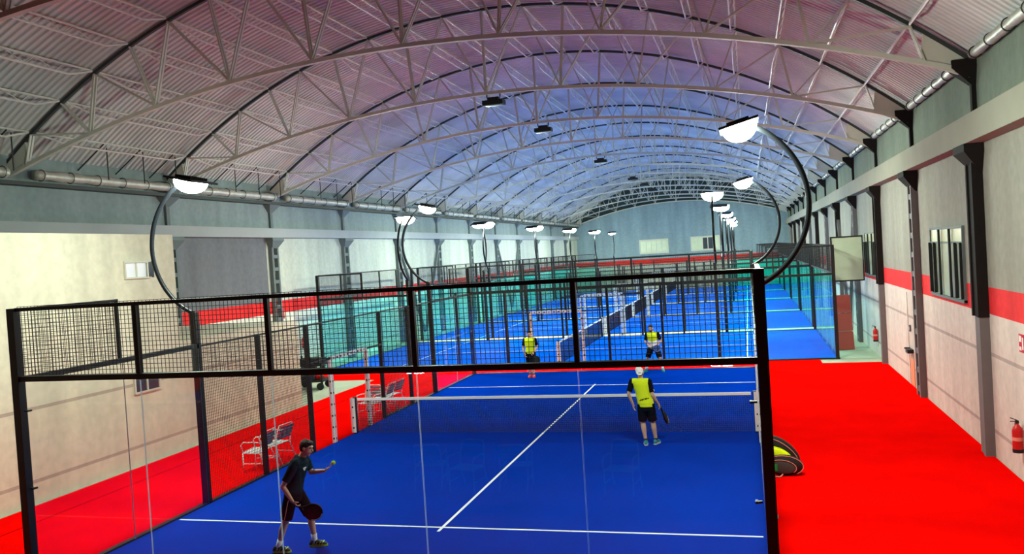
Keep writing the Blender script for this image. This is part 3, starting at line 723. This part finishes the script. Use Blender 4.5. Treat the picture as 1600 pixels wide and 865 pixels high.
# bracket box and orange patch panel
t = empty('wall_cabinet', (XR, 15.9, .42), 0, label='orange and cream wall panel with dark bracket on top, right wall', cat='wall cabinet')
g = MB(); g.box(-.02, 0, -.28, .22, -.40, .35); g.build('panel', M['orange'], t)
g = MB(); g.box(-.025, 0, -.28, .22, .35, .52); g.build('cream_panel', M['frame_pale'], t)
g = MB(); g.box(-.16, 0, -.24, .1, .52, .62); g.bar((-.15, .2, .62), (-.02, .3, .60), .05); g.build('bracket', M['fixture'], t)
t = empty('light_switch', (XR, 15.95, 1.52), 0, label='small grey switch box on the right wall above the orange panel', cat='switch')
g = MB(); g.box(-.04, 0, -.06, .06, 0, .18); g.build('switch_box', M['steel_grey'], t); g = MB(); g.box(-.05, -.04, -.03, .03, .05, .13); g.build('rocker', M['plaster'], t)
# conduit below
mb = MB(); mb.tube([(XR-.02, 16.25, 2.6), (XR-.02, 16.25, 0)], .015, 6); tag(mb.build('conduit', M['plaster']), 'thin pale conduit running down the right wall beside the orange panel', 'conduit')
# red mats leaning
def mats(x, y, lab, s):
    t = empty('folded_mat', (x, y, 0), s, label=lab, cat='mat', group='red mats behind the second court')
    for i in range(2):
        g = MB(); R = Matrix.Rotation(math.radians(-7), 3, 'X')
        for k in range(3): g.obox(Vector((0, .06*i*2, 1.02))+R@Vector((0, 0, -.68+k*.69)), (.62, .11, .67), R)
        g.build('mat_panel', M['redmat'], t)
mats(8.28, 24.3, 'tall red vinyl mat leaning behind the right end of the second court', .25)

# ------------------------------------------------------------------ chairs
def build_chair():
    t = empty('aluminium_chair', (0, 0, 0))
    W = .26
    for sx in (-1, 1):
        g = MB(); g.tube([(sx*W, .20, 0), (sx*W, .19, .43)], .0125, 8); g.build('leg', M['alu'], t, True)
        g = MB(); g.tube([(sx*W, -.36, 0), (sx*W, -.20, .42), (sx*(W-.01), -.26, .70), (sx*(W-.03), -.31, .86)], .0125, 8); g.build('leg', M['alu'], t, True)
        g = MB(); g.tube([(sx*W, .19, .43), (sx*(W+.01), .22, .60), (sx*(W+.015), .16, .66), (sx*(W+.01), -.10, .66), (sx*W, -.25, .64)], .0125, 8); g.build('armrest', M['alu'], t, True)
        g = MB(); g.bar((sx*W, .2, .43), (sx*W, -.2, .42), .022); g.bar((sx*W, .2, .2), (sx*W, -.28, .2), .016); g.build('side_rail', M['alu'], t)
    for j in range(9):
        y = .20-j*.048; g = MB(); g.obox((0, y, .437), (2*W-.02, .036, .012)); g.build('seat_slat', M['alu'], t)
    for j in range(4):
        z = .58+j*.075; y = -.235-.04*(j/1.2); g = MB(); g.tube([(-W+.02, y, z), (-W*.5, y-.035, z), (W*.5, y-.035, z), (W-.02, y, z)], .012, 6)
        g2 = MB(); [g2.obox((x, y-.03+abs(x)*.09, z), (.125, .01, .055)) for x in (-.18, -.06, .06, .18)]; g2.build('back_slat', M['slat'], t)
    g = MB(); g.tube([(-W+.03, -.31, .86), (-W*.5, -.345, .875), (W*.5, -.345, .875), (W-.03, -.31, .86)], .0125, 8); g.build('back_rail', M['alu'], t, True)
    return t
ch0 = build_chair(); snapshot()
CH = [(-5.52, 6.42, PI/2+.08, 'silver slatted chair beside the left fence, nearest of the chairs there'),
      (-5.50, 7.12, PI/2-.10, 'silver slatted chair beside the left fence, just behind the nearest one'),
      (-5.45, 12.75, PI/2+.05, 'silver slatted chair beyond the gate, nearer of the pair by the net'),
      (-5.45, 13.4, PI/2-.1, 'silver slatted chair beyond the gate, farther of the pair by the net'),
      (-5.5, 12.0, PI-.1, 'silver slatted chair turned sideways beyond the left end of the net')]
for i, (x, y, a, lab) in enumerate(CH):
    c = ch0 if i == 0 else copy_tree(ch0); c.location = (x, y, .012); c.rotation_euler = (0, 0, a)
    tag(c, lab, 'chair', 'aluminium chairs beside the nearest court')
for i, (x, a) in enumerate(((-3.4, .1), (-1.1, -.15), (-.3, .2), (.6, -.05), (2.6, .15))):
    c = copy_tree(ch0); c.location = (x, -5.2-.25*(i % 2), 0); c.rotation_euler = (0, 0, a+(PI if i % 2 else 0))
    tag(c, '%s silver chair from the left in the row mirrored faintly in the near glass wall' % ('first', 'second', 'third', 'fourth', 'fifth')[i], 'chair', 'chairs mirrored in the glass')

# ------------------------------------------------------------------ dark trolley by the left aisle
t = empty('utility_trolley', (-10.3, 17.4, 0), .1, label='dark wheeled trolley loaded with a red machine in the left aisle', cat='trolley')
g = MB(); g.box(-.55, .55, -.4, .4, .28, .36); g.box(-.55, .55, -.4, .4, .85, .92); g.build('shelf', M['bag_black'], t)
for sx in (-1, 1):
    for sy in (-1, 1):
        g = MB(); g.box(sx*.52-.03, sx*.52+.03, sy*.37-.03, sy*.37+.03, .2, 1.15 if sx < 0 else .95); g.build('upright', M['bag_black'], t)
        g = MB(); g.tube([(sx*.45, sy*.37-.03, .13), (sx*.45, sy*.37+.03, .13)], .13, 16); g.build('wheel', M['fixture'], t)
g = MB(); g.box(-.35, .1, -.3, .3, .37, .8); g.build('storage_box', M['fixture'], t)
g = MB(); g.lathe([(.0, 0), (.15, 0), (.17, .3), (.1, .36), (.05, .4)], 16, (.32, -.1, .37)); g.build('red_drum', M['red'], t, True)
g = MB(); g.box(-.4, .45, -.32, .32, .93, 1.1); g.build('top_case', M['bag_black'], t)
# sign on the left wall
mb = MB(); mb.box(XL, XL+.02, 20.6, 20.8, 2.35, 2.75); tag(mb.build('safety_sign', M['red']), 'small red vertical sign on the left wall near the trolley', 'sign')

# ------------------------------------------------------------------ racket bag
t = empty('racket_bag', (5.40, 6.62, .012), 0, label='black racket bag with neon yellow panel leaning against the cage on red turf', cat='bag')
def lobe(name, mt_, c, r, deg, par=None):
    g = MB(); R = Matrix.Rotation(math.radians(deg), 3, 'Y'); n = 24; vs = []
    rings = []
    for i in range(13):     # superellipse-like pillow, flat sides, thick along y
        u = -1+2*i/12; k = (1-abs(u)**3.2)**(1/2.4) if abs(u) < 1 else 0.02; k = max(k, .05)
        rings.append((Vector(c)+Vector((0, r[1]*u, 0)), r[0]*k**.6, r[2]*k**.6, R@Vector((1, 0, 0)), R@Vector((0, 0, 1))))
    g.loft(rings, 28); return g.build(name, mt_, par or t, True), R
def rim(name, c, r, deg, y, a0_, a1_, par, rr=.007):
    R = Matrix.Rotation(math.radians(deg), 3, 'Y'); g = MB()
    g.tube([Vector(c)+R@Vector((r[0]*math.cos(a0_+(a1_-a0_)*i/20), y, r[2]*math.sin(a0_+(a1_-a0_)*i/20))) for i in range(21)], rr, 6); g.build(name, M['bag_pipe'], par, True)
o1, _ = lobe('front_compartment', M['bag_black'], (-.02, -.16, .185), (.34, .10, .185), 4)
rim('piping', (-.02, -.16, .185), (.33, .10, .178), 4, -.075, -.9, 2.4, o1)
o2, _ = lobe('front_pocket', M['bag_grey'], (-.06, -.26, .17), (.25, .035, .13), 6)
rim('pocket_piping', (-.06, -.26, .17), (.25, .1, .13), 6, -.03, -.6, 2.6, o2)
g = MB(); g.obox((-.17, -.30, .17), (.06, .01, .13)); g.build('green_patch', M['green'], t)
o3, _ = lobe('neon_panel', M['bag_neon'], (-.12, -.06, .34), (.27, .10, .13), 22)
o4, _ = lobe('rear_compartment', M['bag_black'], (-.06, .10, .37), (.40, .12, .21), 38)
rim('rear_piping', (-.06, .10, .37), (.36, .1, .16), 38, -.105, .1, 2.6, o4)
g = MB(); g.tube([(-.28, -.30, .05), (-.2, -.36, .02), (-.1, -.36, .015), (-.05, -.32, .05)], .014, 6); g.build('shoulder_strap', M['bag_pipe'], t)

# ------------------------------------------------------------------ people
def fuse(mb, name, mt_, parent, voxel=.008, smooth=4, fac=.5):
    o = mb.build(name, mt_, parent)
    r = o.modifiers.new('r', 'REMESH'); r.mode = 'VOXEL'; r.voxel_size = voxel; r.use_smooth_shade = True
    if smooth: s = o.modifiers.new('s', 'SMOOTH'); s.iterations = smooth; s.factor = fac
    PENDING.append(o); return o
PENDING = []
def lerp(a, b, t): return Vector(a).lerp(Vector(b), t)
def hand(mb, wrist, fdir, palm, side, curl=.5, L_=.18):
    """palm plus four curled fingers and a thumb. fdir: finger direction, palm: palm normal, side: direction of the thumb"""
    fd = Vector(fdir).normalized(); pn = Vector(palm); pn = (pn-fd*pn.dot(fd)).normalized(); sd = fd.cross(pn).normalized()
    if sd.dot(Vector(side)) < 0: sd = -sd
    wr = Vector(wrist)
    for k in (-1, -.33, .33, 1):
        mb.cap(wr+sd*k*.018, .014, wr+fd*.088+sd*k*.029, .0125, 10)
    tips = []
    for k, ln in ((1, .072), (.33, .080), (-.33, .075), (-1, .058)):
        p = wr+fd*.088+sd*k*.030; a = 0; d = fd; r = .0092
        for j in range(3):
            a += curl*(.9 if j else .5); d = (fd*math.cos(a)+pn*math.sin(a)); q_ = p+d*ln*(.45, .32, .25)[j]; mb.cap(p, r, q_, r*.92, 10); p = q_; r *= .92
    p = wr+fd*.025+sd*.026; d = (fd*.6+sd*.7+pn*.35).normalized(); q_ = p+d*.045; mb.cap(p, .013, q_, .0105, 10)
    d2 = (fd*.85+sd*.15+pn*.6*curl*1.5).normalized(); mb.cap(q_, .0105, q_+d2*.032, .009, 10)
def head(mb, c, R, s=1.0):
    c = Vector(c); T = lambda x, y, z: c+R@Vector((x*s, y*s, z*s))
    mb.ell(T(0, -.005, .025), (.076*s, .094*s, .092*s), R); mb.ell(T(0, .022, -.03), (.062*s, .072*s, .078*s), R)
    mb.ell(T(0, .055, -.085), (.034*s, .030*s, .028*s), R)           # chin
    mb.cap(T(0, .09, .015), .010*s, T(0, .112, -.018), .013*s, 10)    # nose
    mb.ell(T(0, .082, .035), (.05*s, .018*s, .012*s), R)              # brow
    mb.ell(T(0, .088, -.052), (.024*s, .012*s, .010*s), R)            # mouth area
    for k in (-1, 1): mb.ell(T(k*.076, -.005, .0), (.010*s, .020*s, .032*s), R)
def face_bits(parent, c, R, hair=True, beard=False, s=1.0):
    c = Vector(c); T = lambda x, y, z: c+R@Vector((x*s, y*s, z*s))
    for k in (-1, 1):
        g = MB(); g.ell(T(k*.030, .083, .018), (.011, .006, .007), R); g.build('eye', M['eyewhite'], parent, True)
        g = MB(); g.cap(T(k*.016, .094, .036), .004, T(k*.046, .084, .036), .004); g.build('eyebrow', M['hair'], parent, True)
    g = MB(); g.ell(T(0, .0965, -.052), (.022, .006, .006), R); g.build('mouth', M['lip'], parent, True)
    if hair:
        g = MB(); g.ell(T(0, -.016, .042), (.083, .098, .088), R); g.ell(T(0, -.045, .0), (.074, .066, .075), R); g.ell(T(0, .05, .088), (.06, .045, .032), R); fuse(g, 'hair', M['hair'], parent, .008, 3)
    if beard:
        g = MB(); g.ell(T(0, .040, -.078), (.058, .058, .038), R); g.cap(T(-.06, .02, -.03), .016, T(-.045, .06, -.075), .016); g.cap(T(.06, .02, -.03), .016, T(.045, .06, -.075), .016)
        g.cap(T(-.028, .092, -.038), .006, T(.028, .092, -.038), .006); fuse(g, 'beard', M['hair'], parent, .007, 2)
def shoe(parent, ank, toe, mt_, sole_mt):
    """ank: ankle joint (x,y,z), toe: horizontal direction"""
    a = Vector(ank); d = Vector((toe[0], toe[1], 0)).normalized(); sd = Vector((-d.y, d.x, 0)); base = Vector((a.x, a.y, a.z-.085))
    g = MB(); rings = []
    for u, w_, h in ((-.085, .028, .05), (-.06, .038, .085), (-.01, .042, .105), (.04, .043, .085), (.09, .047, .065), (.14, .046, .052), (.175, .034, .038), (.19, .018, .022)):
        rings.append((base+d*u+Vector((0, 0, .018+h/2)), w_, h/2, sd, (0, 0, 1)))
    g.loft(rings, 16); o = g.build('shoe', mt_, parent, True)
    g = MB(); vs = []
    out = [(-.092, .0), (-.08, .03), (-.02, .042), (.05, .044), (.11, .051), (.16, .044), (.195, .018), (.2, 0)]
    loop = out+[(u, -v) for u, v in out[::-1][1:-1]]
    for z in (0, .028): vs += [base+d*u+sd*v+Vector((0, 0, z)) for u, v in loop]
    if mt_ is M['shoe_dark'] and sole_mt is M['shoe_neon']:
        h = MB()
        for u in (-.02, .035, .085, .125): h.obox(base+d*u+Vector((0, 0, .05)), (.014, .096, .05), Matrix((d, sd, (0, 0, 1))).transposed()@Matrix.Rotation(.5, 3, 'Y'))
        h.build('shoe_stripe', M['shoe_neon'], o)
    n = len(loop); g.add(vs, [tuple(range(n))[::-1], tuple(range(n, 2*n))]+[(i, (i+1) % n, n+(i+1) % n, n+i) for i in range(n)]); g.build('sole', sole_mt, o)
    return o
def person(name_label, loc, rz, J, skin, shirt, sleeve, shorts, shoes, sole, socks, hair=True, beard=False, cap=None, group='padel players', handcurl=(.5, .5), headR=None, extra=None, s=1.0):
    t = empty('person', loc, rz, label=name_label, cat='person', group=group)
    V = {k: Vector(v) for k, v in J.items()}
    hip = V['hip']; neck = V['neck']; hd = V['head']; SL, SR = V['sl'], V['sr']; HL, HR = V['hl'], V['hr']
    sx = (SR-SL).normalized(); up = (neck-hip).normalized(); fy = up.cross(sx).normalized()
    hx = (HR-HL).normalized(); hf = Vector((0, 0, 1)).cross(hx).normalized()
    R = headR or Matrix((sx, fy, up)).transposed()
    # body: one continuous surface
    b = MB()
    def torso(g, gr=0, z0=0.0, z1=1.0):
        rings = []
        for u, rx, ry in ((-.06, .145, .105), (.05, .155, .11), (.2, .145, .10), (.4, .14, .10), (.6, .155, .108), (.8, .165, .11), (.93, .15, .095), (1.0, .09, .075)):
            if u < z0 or u > z1: continue
            c = lerp(hip, neck, u); xd = hx.lerp(sx, max(0, min(1, u))).normalized(); yd = hf.lerp(fy, max(0, min(1, u))).normalized(); rings.append((c, rx+gr, ry+gr, xd, yd))
        g.loft(rings, 24)
    torso(b); b.cap(lerp(SL, SR, .12), .055, lerp(SL, SR, .88), .055)
    b.cap(neck-up*.03, .056, hd-up*.05, .052); head(b, hd, R)
    for S, E_, W_, k in ((SL, V['el'], V['wl'], -1), (SR, V['er'], V['wr'], 1)):
        b.chain([S, lerp(S, E_, .5), E_], [.052, .047, .038]); b.chain([E_, lerp(E_, W_, .3), W_], [.038, .039, .026])
    for H_, K_, A_ in ((HL, V['kl'], V['al']), (HR, V['kr'], V['ar'])):
        b.chain([H_, lerp(H_, K_, .4), K_], [.088, .078, .054]); cf = lerp(K_, A_, .3)-hf*.012
        b.chain([K_, cf, lerp(K_, A_, .7), A_], [.054, .056, .040, .033]); b.cap(A_, .034, A_+Vector((0, 0, -.045)), .036)
    hand(b, V['wl'], V['fl'], V['pl'], V.get('tl', fy), handcurl[0]); hand(b, V['wr'], V['fr'], V['pr'], V.get('tr', fy), handcurl[1])
    fuse(b, 'body', skin, t, .0065, 3)
    # shirt
    g = MB(); torso(g, .026, .0, .95); g.loft([(lerp(hip, neck, .9), .15, .115, sx, fy), (neck, .105, .09, sx, fy), (neck+up*.03, .078, .078, sx, fy)], 24)
    hem = lerp(hip, neck, -.10); g.loft([(hem, .172, .128, hx, hf), (lerp(hip, neck, .1), .175, .13, hx, hf), (lerp(hip, neck, .3), .163, .12, hx, hf)], 24)
    g.cap(lerp(SL, SR, .06), .072, lerp(SL, SR, .94), .072)
    sleeve_mb = []
    for S, E_ in ((SL, V['el']), (SR, V['er'])):
        e = lerp(S, E_, .78); d = (E_-S).normalized(); tgt = g if sleeve is None else MB()
        tgt.tube([S-d*.02, S+d*.05, lerp(S, E_, .5), e], [.05, .070, .064, .064], 18)
        if sleeve is not None: tgt.ell(S, (.07, .07, .068)); sleeve_mb.append(tgt)
    sh = fuse(g, 'shirt', shirt, t, .009, 5)
    for q_ in sleeve_mb: fuse(q_, 'sleeve', sleeve, t, .009, 3)
    # shorts
    g = MB(); g.loft([(hip+Vector((0, 0, -.14)), .16, .12, hx, hf), (hip+Vector((0, 0, -.04)), .168, .126, hx, hf), (hip+up*.06, .158, .115, hx, hf)], 24)
    for H_, K_ in ((HL, V['kl']), (HR, V['kr'])):
        e = lerp(H_, K_, .88); g.tube([H_+Vector((0, 0, .03)), lerp(H_, K_, .3), lerp(H_, K_, .6), e], [.095, .104, .098, .096], 20)
    fuse(g, 'shorts', shorts, t, .01, 4)
    for A_, K_, key in ((V['al'], V['kl'], 'ol'), (V['ar'], V['kr'], 'or')):
        g = MB(); g.tube([lerp(A_, K_, .28 if socks is M['whitecloth'] else .14), lerp(A_, K_, .08), A_, A_+Vector((0, 0, -.03))], [.046, .042, .041, .044], 16); g.build('sock', socks, t, True)
        shoe(t, A_, V[key], shoes, sole)
    face_bits(t, hd, R, hair, beard)
    if cap:
        T = lambda x, y, z: hd+R@Vector((x, y, z))
        g = MB(); g.ell(T(0, -.012, .045), (.088, .106, .09), R); g.cap(T(-.05, -.09, .0), .022, T(.05, -.09, .0), .022); c_ = fuse(g, 'cap', cap, t, .007, 3)
        g = MB(); g.loft([(T(0, -.09, -.005), .062, .008, R.col[0], R.col[2]), (T(0, -.13, -.03), .058, .007, R.col[0], R.col[2]), (T(0, -.155, -.05), .035, .006, R.col[0], R.col[2])], 16); g.build('cap_peak', cap, c_, True)
    return t, V, R
def racket(label, grip, head_dir, normal, face_mt, loc, rz, grp='padel rackets', L_=.455):
    """padel racket: grip end at grip (person-local), perforated-look face"""
    t = empty('padel_racket', loc, rz, label=label, cat='racket', group=grp)
    d = Vector(head_dir).normalized(); nn = Vector(normal); nn = (nn-d*nn.dot(d)).normalized(); sd = d.cross(nn); G = Vector(grip)
    g = MB(); g.tube([G-d*.06, G+d*.075], .016, 12); g.build('grip', M['racket_mark'] if face_mt is M['racket_blue'] else M['racket'], t, True)
    c = G+d*.27; out = []
    for i in range(36):
        a = 2*PI*i/36; out.append((.13*math.sin(a), .145*math.cos(a)))
    g = MB(); vs = []
    for k, sc_ in ((-.019, .94), (-.012, 1), (.012, 1), (.019, .94)): vs += [c+sd*(u*sc_)+d*(v*sc_)+nn*k for u, v in out]
    n = 36; fs = [tuple(range(n))[::-1], tuple(range(3*n, 4*n))]
    for r_ in range(3): fs += [(r_*n+i, r_*n+(i+1) % n, (r_+1)*n+(i+1) % n, (r_+1)*n+i) for i in range(n)]
    g.add(vs, fs); g.build('face', face_mt, t)
    g = MB()
    for k in (-1, 1): g.bar(G+d*.07, c-d*.115+sd*k*.055, .022, .03, up=tuple(nn))
    g.build('throat', face_mt, t)
    g = MB(); pts = [c+sd*.118*math.sin(a)+d*.132*math.cos(a)+nn*.019 for a in [(-.2+1.6*i/12) for i in range(13)]]; g.tube(pts, .006, 6)
    pts = [c+sd*.118*math.sin(a)+d*.132*math.cos(a)-nn*.019 for a in [(-.2+1.6*i/12) for i in range(13)]]; g.tube(pts, .006, 6); g.build('rim_stripe', M['racket_mark'], t)
    g = MB()
    for i in range(-3, 4):
        for j in range(-3, 4):
            if i*i+j*j <= 10:
                p = c+sd*i*.026+d*j*.026
                g.tube([p-nn*.0195, p+nn*.0195], .006, 8)
    g.build('hole_pattern', M['fixture'], t)
    return t

TZ = .024
# 1: server in dark kit
J1 = dict(hip=(0, .0, .90), neck=(0, .14, 1.42), head=(0, .245, 1.565), sl=(-.17, .17, 1.37), sr=(.17, .10, 1.37),
          el=(-.19, .24, 1.14), wl=(-.12, .47, 1.17), er=(.24, -.08, 1.05), wr=(.25, .05, .83), hl=(-.09, .02, .88), hr=(.09, -.01, .88),
          kl=(-.10, .22, .48), kr=(.11, -.12, .47), al=(-.10, .25, .10), ar=(.12, -.25, .105), fl=(-.0, .8, .45), pl=(0, -.3, 1), tl=(.5, 0, .6), fr=(0, .6, -.8), pr=(-.5, .6, .3), tr=(0, .5, .8), ol=(.0, 1, 0))
J1['or'] = (.1, 1, 0)
P1L, P1R = (-1.93, 1.86, TZ-.015), -math.radians(76)
t1, V1, R1_ = person('player in dark shirt and shorts in the foreground holding a ball forward to serve', P1L, P1R, J1, M['skin2'], M['navy'], None, M['blackcloth'], M['shoe_dark'], M['shoe_neon'], M['whitecloth'], handcurl=(.55, .9))
racket('black padel racket held low by the foreground player in dark clothes', (.255, .11, .755), (-.25, .75, -.42), (.85, -.25, .2), M['racket'], P1L, P1R)
bc = Matrix.Rotation(P1R, 3, 'Z')@Vector((-.12, .615, 1.285))+Vector(P1L)
mb = MB(); mb.ell((0, 0, 0), (.034, .034, .034), n=20, m_=14); o = mb.build('padel_ball', M['ball'], None, True, loc=bc); tag(o, 'small yellow ball held in the foreground player\'s outstretched hand', 'ball')
# 2: net player, back to us
J2 = dict(hip=(-.055, .0, .90), neck=(-.15, .07, 1.425), head=(-.155, .10, 1.575), sl=(-.335, .06, 1.39), sr=(.03, .05, 1.385),
          el=(-.42, .02, 1.12), wl=(-.345, .08, .89), er=(.10, -.02, 1.09), wr=(.205, .12, .87), hl=(-.145, 0, .88), hr=(.035, 0, .88),
          kl=(-.145, .03, .48), kr=(.075, .03, .48), al=(-.10, -.04, .10), ar=(.115, .04, .10), fl=(.15, .15, -1), pl=(1, 0, 0), tl=(0, 1, 0), fr=(.35, .4, -.8), pr=(-.8, .3, -.2), tr=(0, 1, .4), ol=(-.1, 1, 0))
J2['or'] = (.35, 1, 0)
P2L, P2R = (2.70, 8.78, TZ-.015), 0.05
t2, V2, R2 = person('player in neon yellow shirt and white backwards cap standing with back to us', P2L, P2R, J2, M['skin'], M['neon'], M['blackcloth'], M['blackcloth'], M['shoe_teal'], M['sole'], M['shoe_dark'], hair=True, cap=M['whitecloth'], handcurl=(.3, .9))
racket('dark padel racket hanging from the right hand of the white-capped player', (.245, .17, .79), (.32, .25, -.85), (-1, .12, -.3), M['racket'], P2L, P2R)
# 3: far-left opponent facing us
J3 = dict(hip=(0, 0, .88), neck=(0, .06, 1.38), head=(0, .09, 1.54), sl=(-.18, .04, 1.34), sr=(.18, .04, 1.34),
          el=(-.25, .0, 1.08), wl=(-.14, .20, .92), er=(.25, .0, 1.08), wr=(.19, .16, .86), hl=(-.09, 0, .86), hr=(.09, 0, .86),
          kl=(-.07, .08, .47), kr=(.07, .06, .47), al=(-.07, .02, .10), ar=(.06, -.04, .10), fl=(.35, .6, -.5), pl=(.3, 0, -1), tl=(.5, .3, .6), fr=(-.2, .5, -.8), pr=(-1, 0, -.2), tr=(0, .6, .6), ol=(-.15, 1, 0))
J3['or'] = (.15, 1, 0)
P3L, P3R = (-2.56, 18.92, TZ-.015), PI+.12
person('player in yellow top and red shoes facing us at the far left', P3L, P3R, J3, M['skin2'], M['neon'], M['blackcloth'], M['blackcloth'], M['shoe_red'], M['shoe_red'], M['shoe_dark'], handcurl=(.8, .9))
racket('black padel racket held in front of the red-shoed player', (-.10, .30, .86), (-.35, .25, -.45), (.15, 1, .3), M['racket'], P3L, P3R)
# 4: far-right opponent, bearded
J4 = dict(hip=(0, -.04, .86), neck=(.02, .05, 1.36), head=(.05, .09, 1.52), sl=(-.17, .04, 1.32), sr=(.20, .04, 1.32),
          el=(-.27, .02, 1.06), wl=(-.12, .24, .93), er=(.27, .02, 1.06), wr=(.12, .24, .93), hl=(-.10, -.04, .84), hr=(.10, -.04, .84),
          kl=(-.21, .05, .46), kr=(.22, .05, .46), al=(-.28, .0, .10), ar=(.29, .0, .10), fl=(.6, .5, -.3), pl=(.5, 0, -.8), tl=(0, .3, 1), fr=(-.6, .5, -.3), pr=(-.5, 0, -.8), tr=(0, .3, 1), ol=(-.3, 1, 0))
J4['or'] = (.3, 1, 0)
P4L, P4R = (1.65, 19.62, TZ-.015), PI-.05
t4, V4, R4 = person('bearded player in yellow and white top with feet apart facing us by the far glass', P4L, P4R, J4, M['skin'], M['neon'], M['blackcloth'], M['blackcloth'], M['shoe_teal'], M['shoe_teal'], M['whitecloth'], beard=True, handcurl=(.8, .8))
racket('blue and dark padel racket held across the waist of the bearded player', (.07, .32, .90), (-.8, .25, -.15), (.1, 1, .5), M['racket_blue'], P4L, P4R)
g = MB(); hp, nk = V4['hip'], V4['neck']; hx = Vector((1, 0, 0)); hf = Vector((0, 1, 0))
g.loft([(lerp(hp, nk, -.12), .180, .136, hx, hf), (lerp(hp, nk, .1), .183, .138, hx, hf), (lerp(hp, nk, .38), .176, .130, hx, hf), (lerp(hp, nk, .5), .172, .126, hx, hf)], 24); g.build('white_shirt_panel', M['whitecloth'], t4, True)

# apply the fusing modifiers so every body and garment is a plain mesh
bpy.context.view_layer.update()
dg = bpy.context.evaluated_depsgraph_get()
done = []
for o in PENDING: done.append((o, bpy.data.meshes.new_from_object(o.evaluated_get(dg), depsgraph=dg)))
for o, me in done:
    o.modifiers.clear(); o.data = me; me.polygons.foreach_set('use_smooth', [True]*len(me.polygons))

bpy.context.view_layer.update()
# small prints laid on the finished garments
def stick(garment, target, size, mt_, name, roll=0.0):
    me = garment.data; T = Vector(target)
    v = min(me.vertices, key=lambda q_: (q_.co-T).length_squared); n = v.normal.normalized()
    x = Vector((0, 0, 1)).cross(n).normalized(); x = Matrix.Rotation(roll, 3, n)@x; y = n.cross(x)
    g = MB(); g.obox(v.co+n*.003, (size[0], size[1], .006), Matrix((x, y, n)).transposed()); return g.build(name, mt_, garment)
def kid(t_, nm, i=0): return [c for c in t_.children if c.name.split('.')[0] == nm][i]
stick(kid(t1, 'shirt'), (.13, .30, 1.24), (.03, .055), M['whitecloth'], 'chest_logo', .6)
stick(kid(t1, 'shirt'), (.11, .32, 1.25), (.05, .02), M['whitecloth'], 'chest_logo', .2)
g = MB(); sh_ = kid(t1, 'shorts'); pts = []
for z in (.84, .76, .68, .60, .54):
    T = Vector((.4, -.01-(.88-z)*.27, z)); v = min(sh_.data.vertices, key=lambda q_: (q_.co-T).length_squared); pts.append(v.co+v.normal*.002)
g.tube(pts, .006, 6); g.build('side_stripe', M['bag_pipe'], sh_)
sb = kid(t2, 'shirt')
for i in range(7): stick(sb, (-.19+.036*i, -.135, 1.005+.008*i), (.020 if i % 2 else .026, .030 if i % 3 else .018), M['blackcloth'], 'back_print', .2)
stick(kid(t2, 'cap'), (-.155, -.3, 1.60), (.06, .018), M['fixglass'], 'cap_print')
stick(kid(t2, 'sleeve', 1), (.4, -.1, 1.28), (.035, .05), M['racket_mark'], 'sleeve_logo')
stick(kid(t4, 'sleeve', 0), (-.5, .1, 1.24), (.03, .04), M['racket_mark'], 'sleeve_logo')
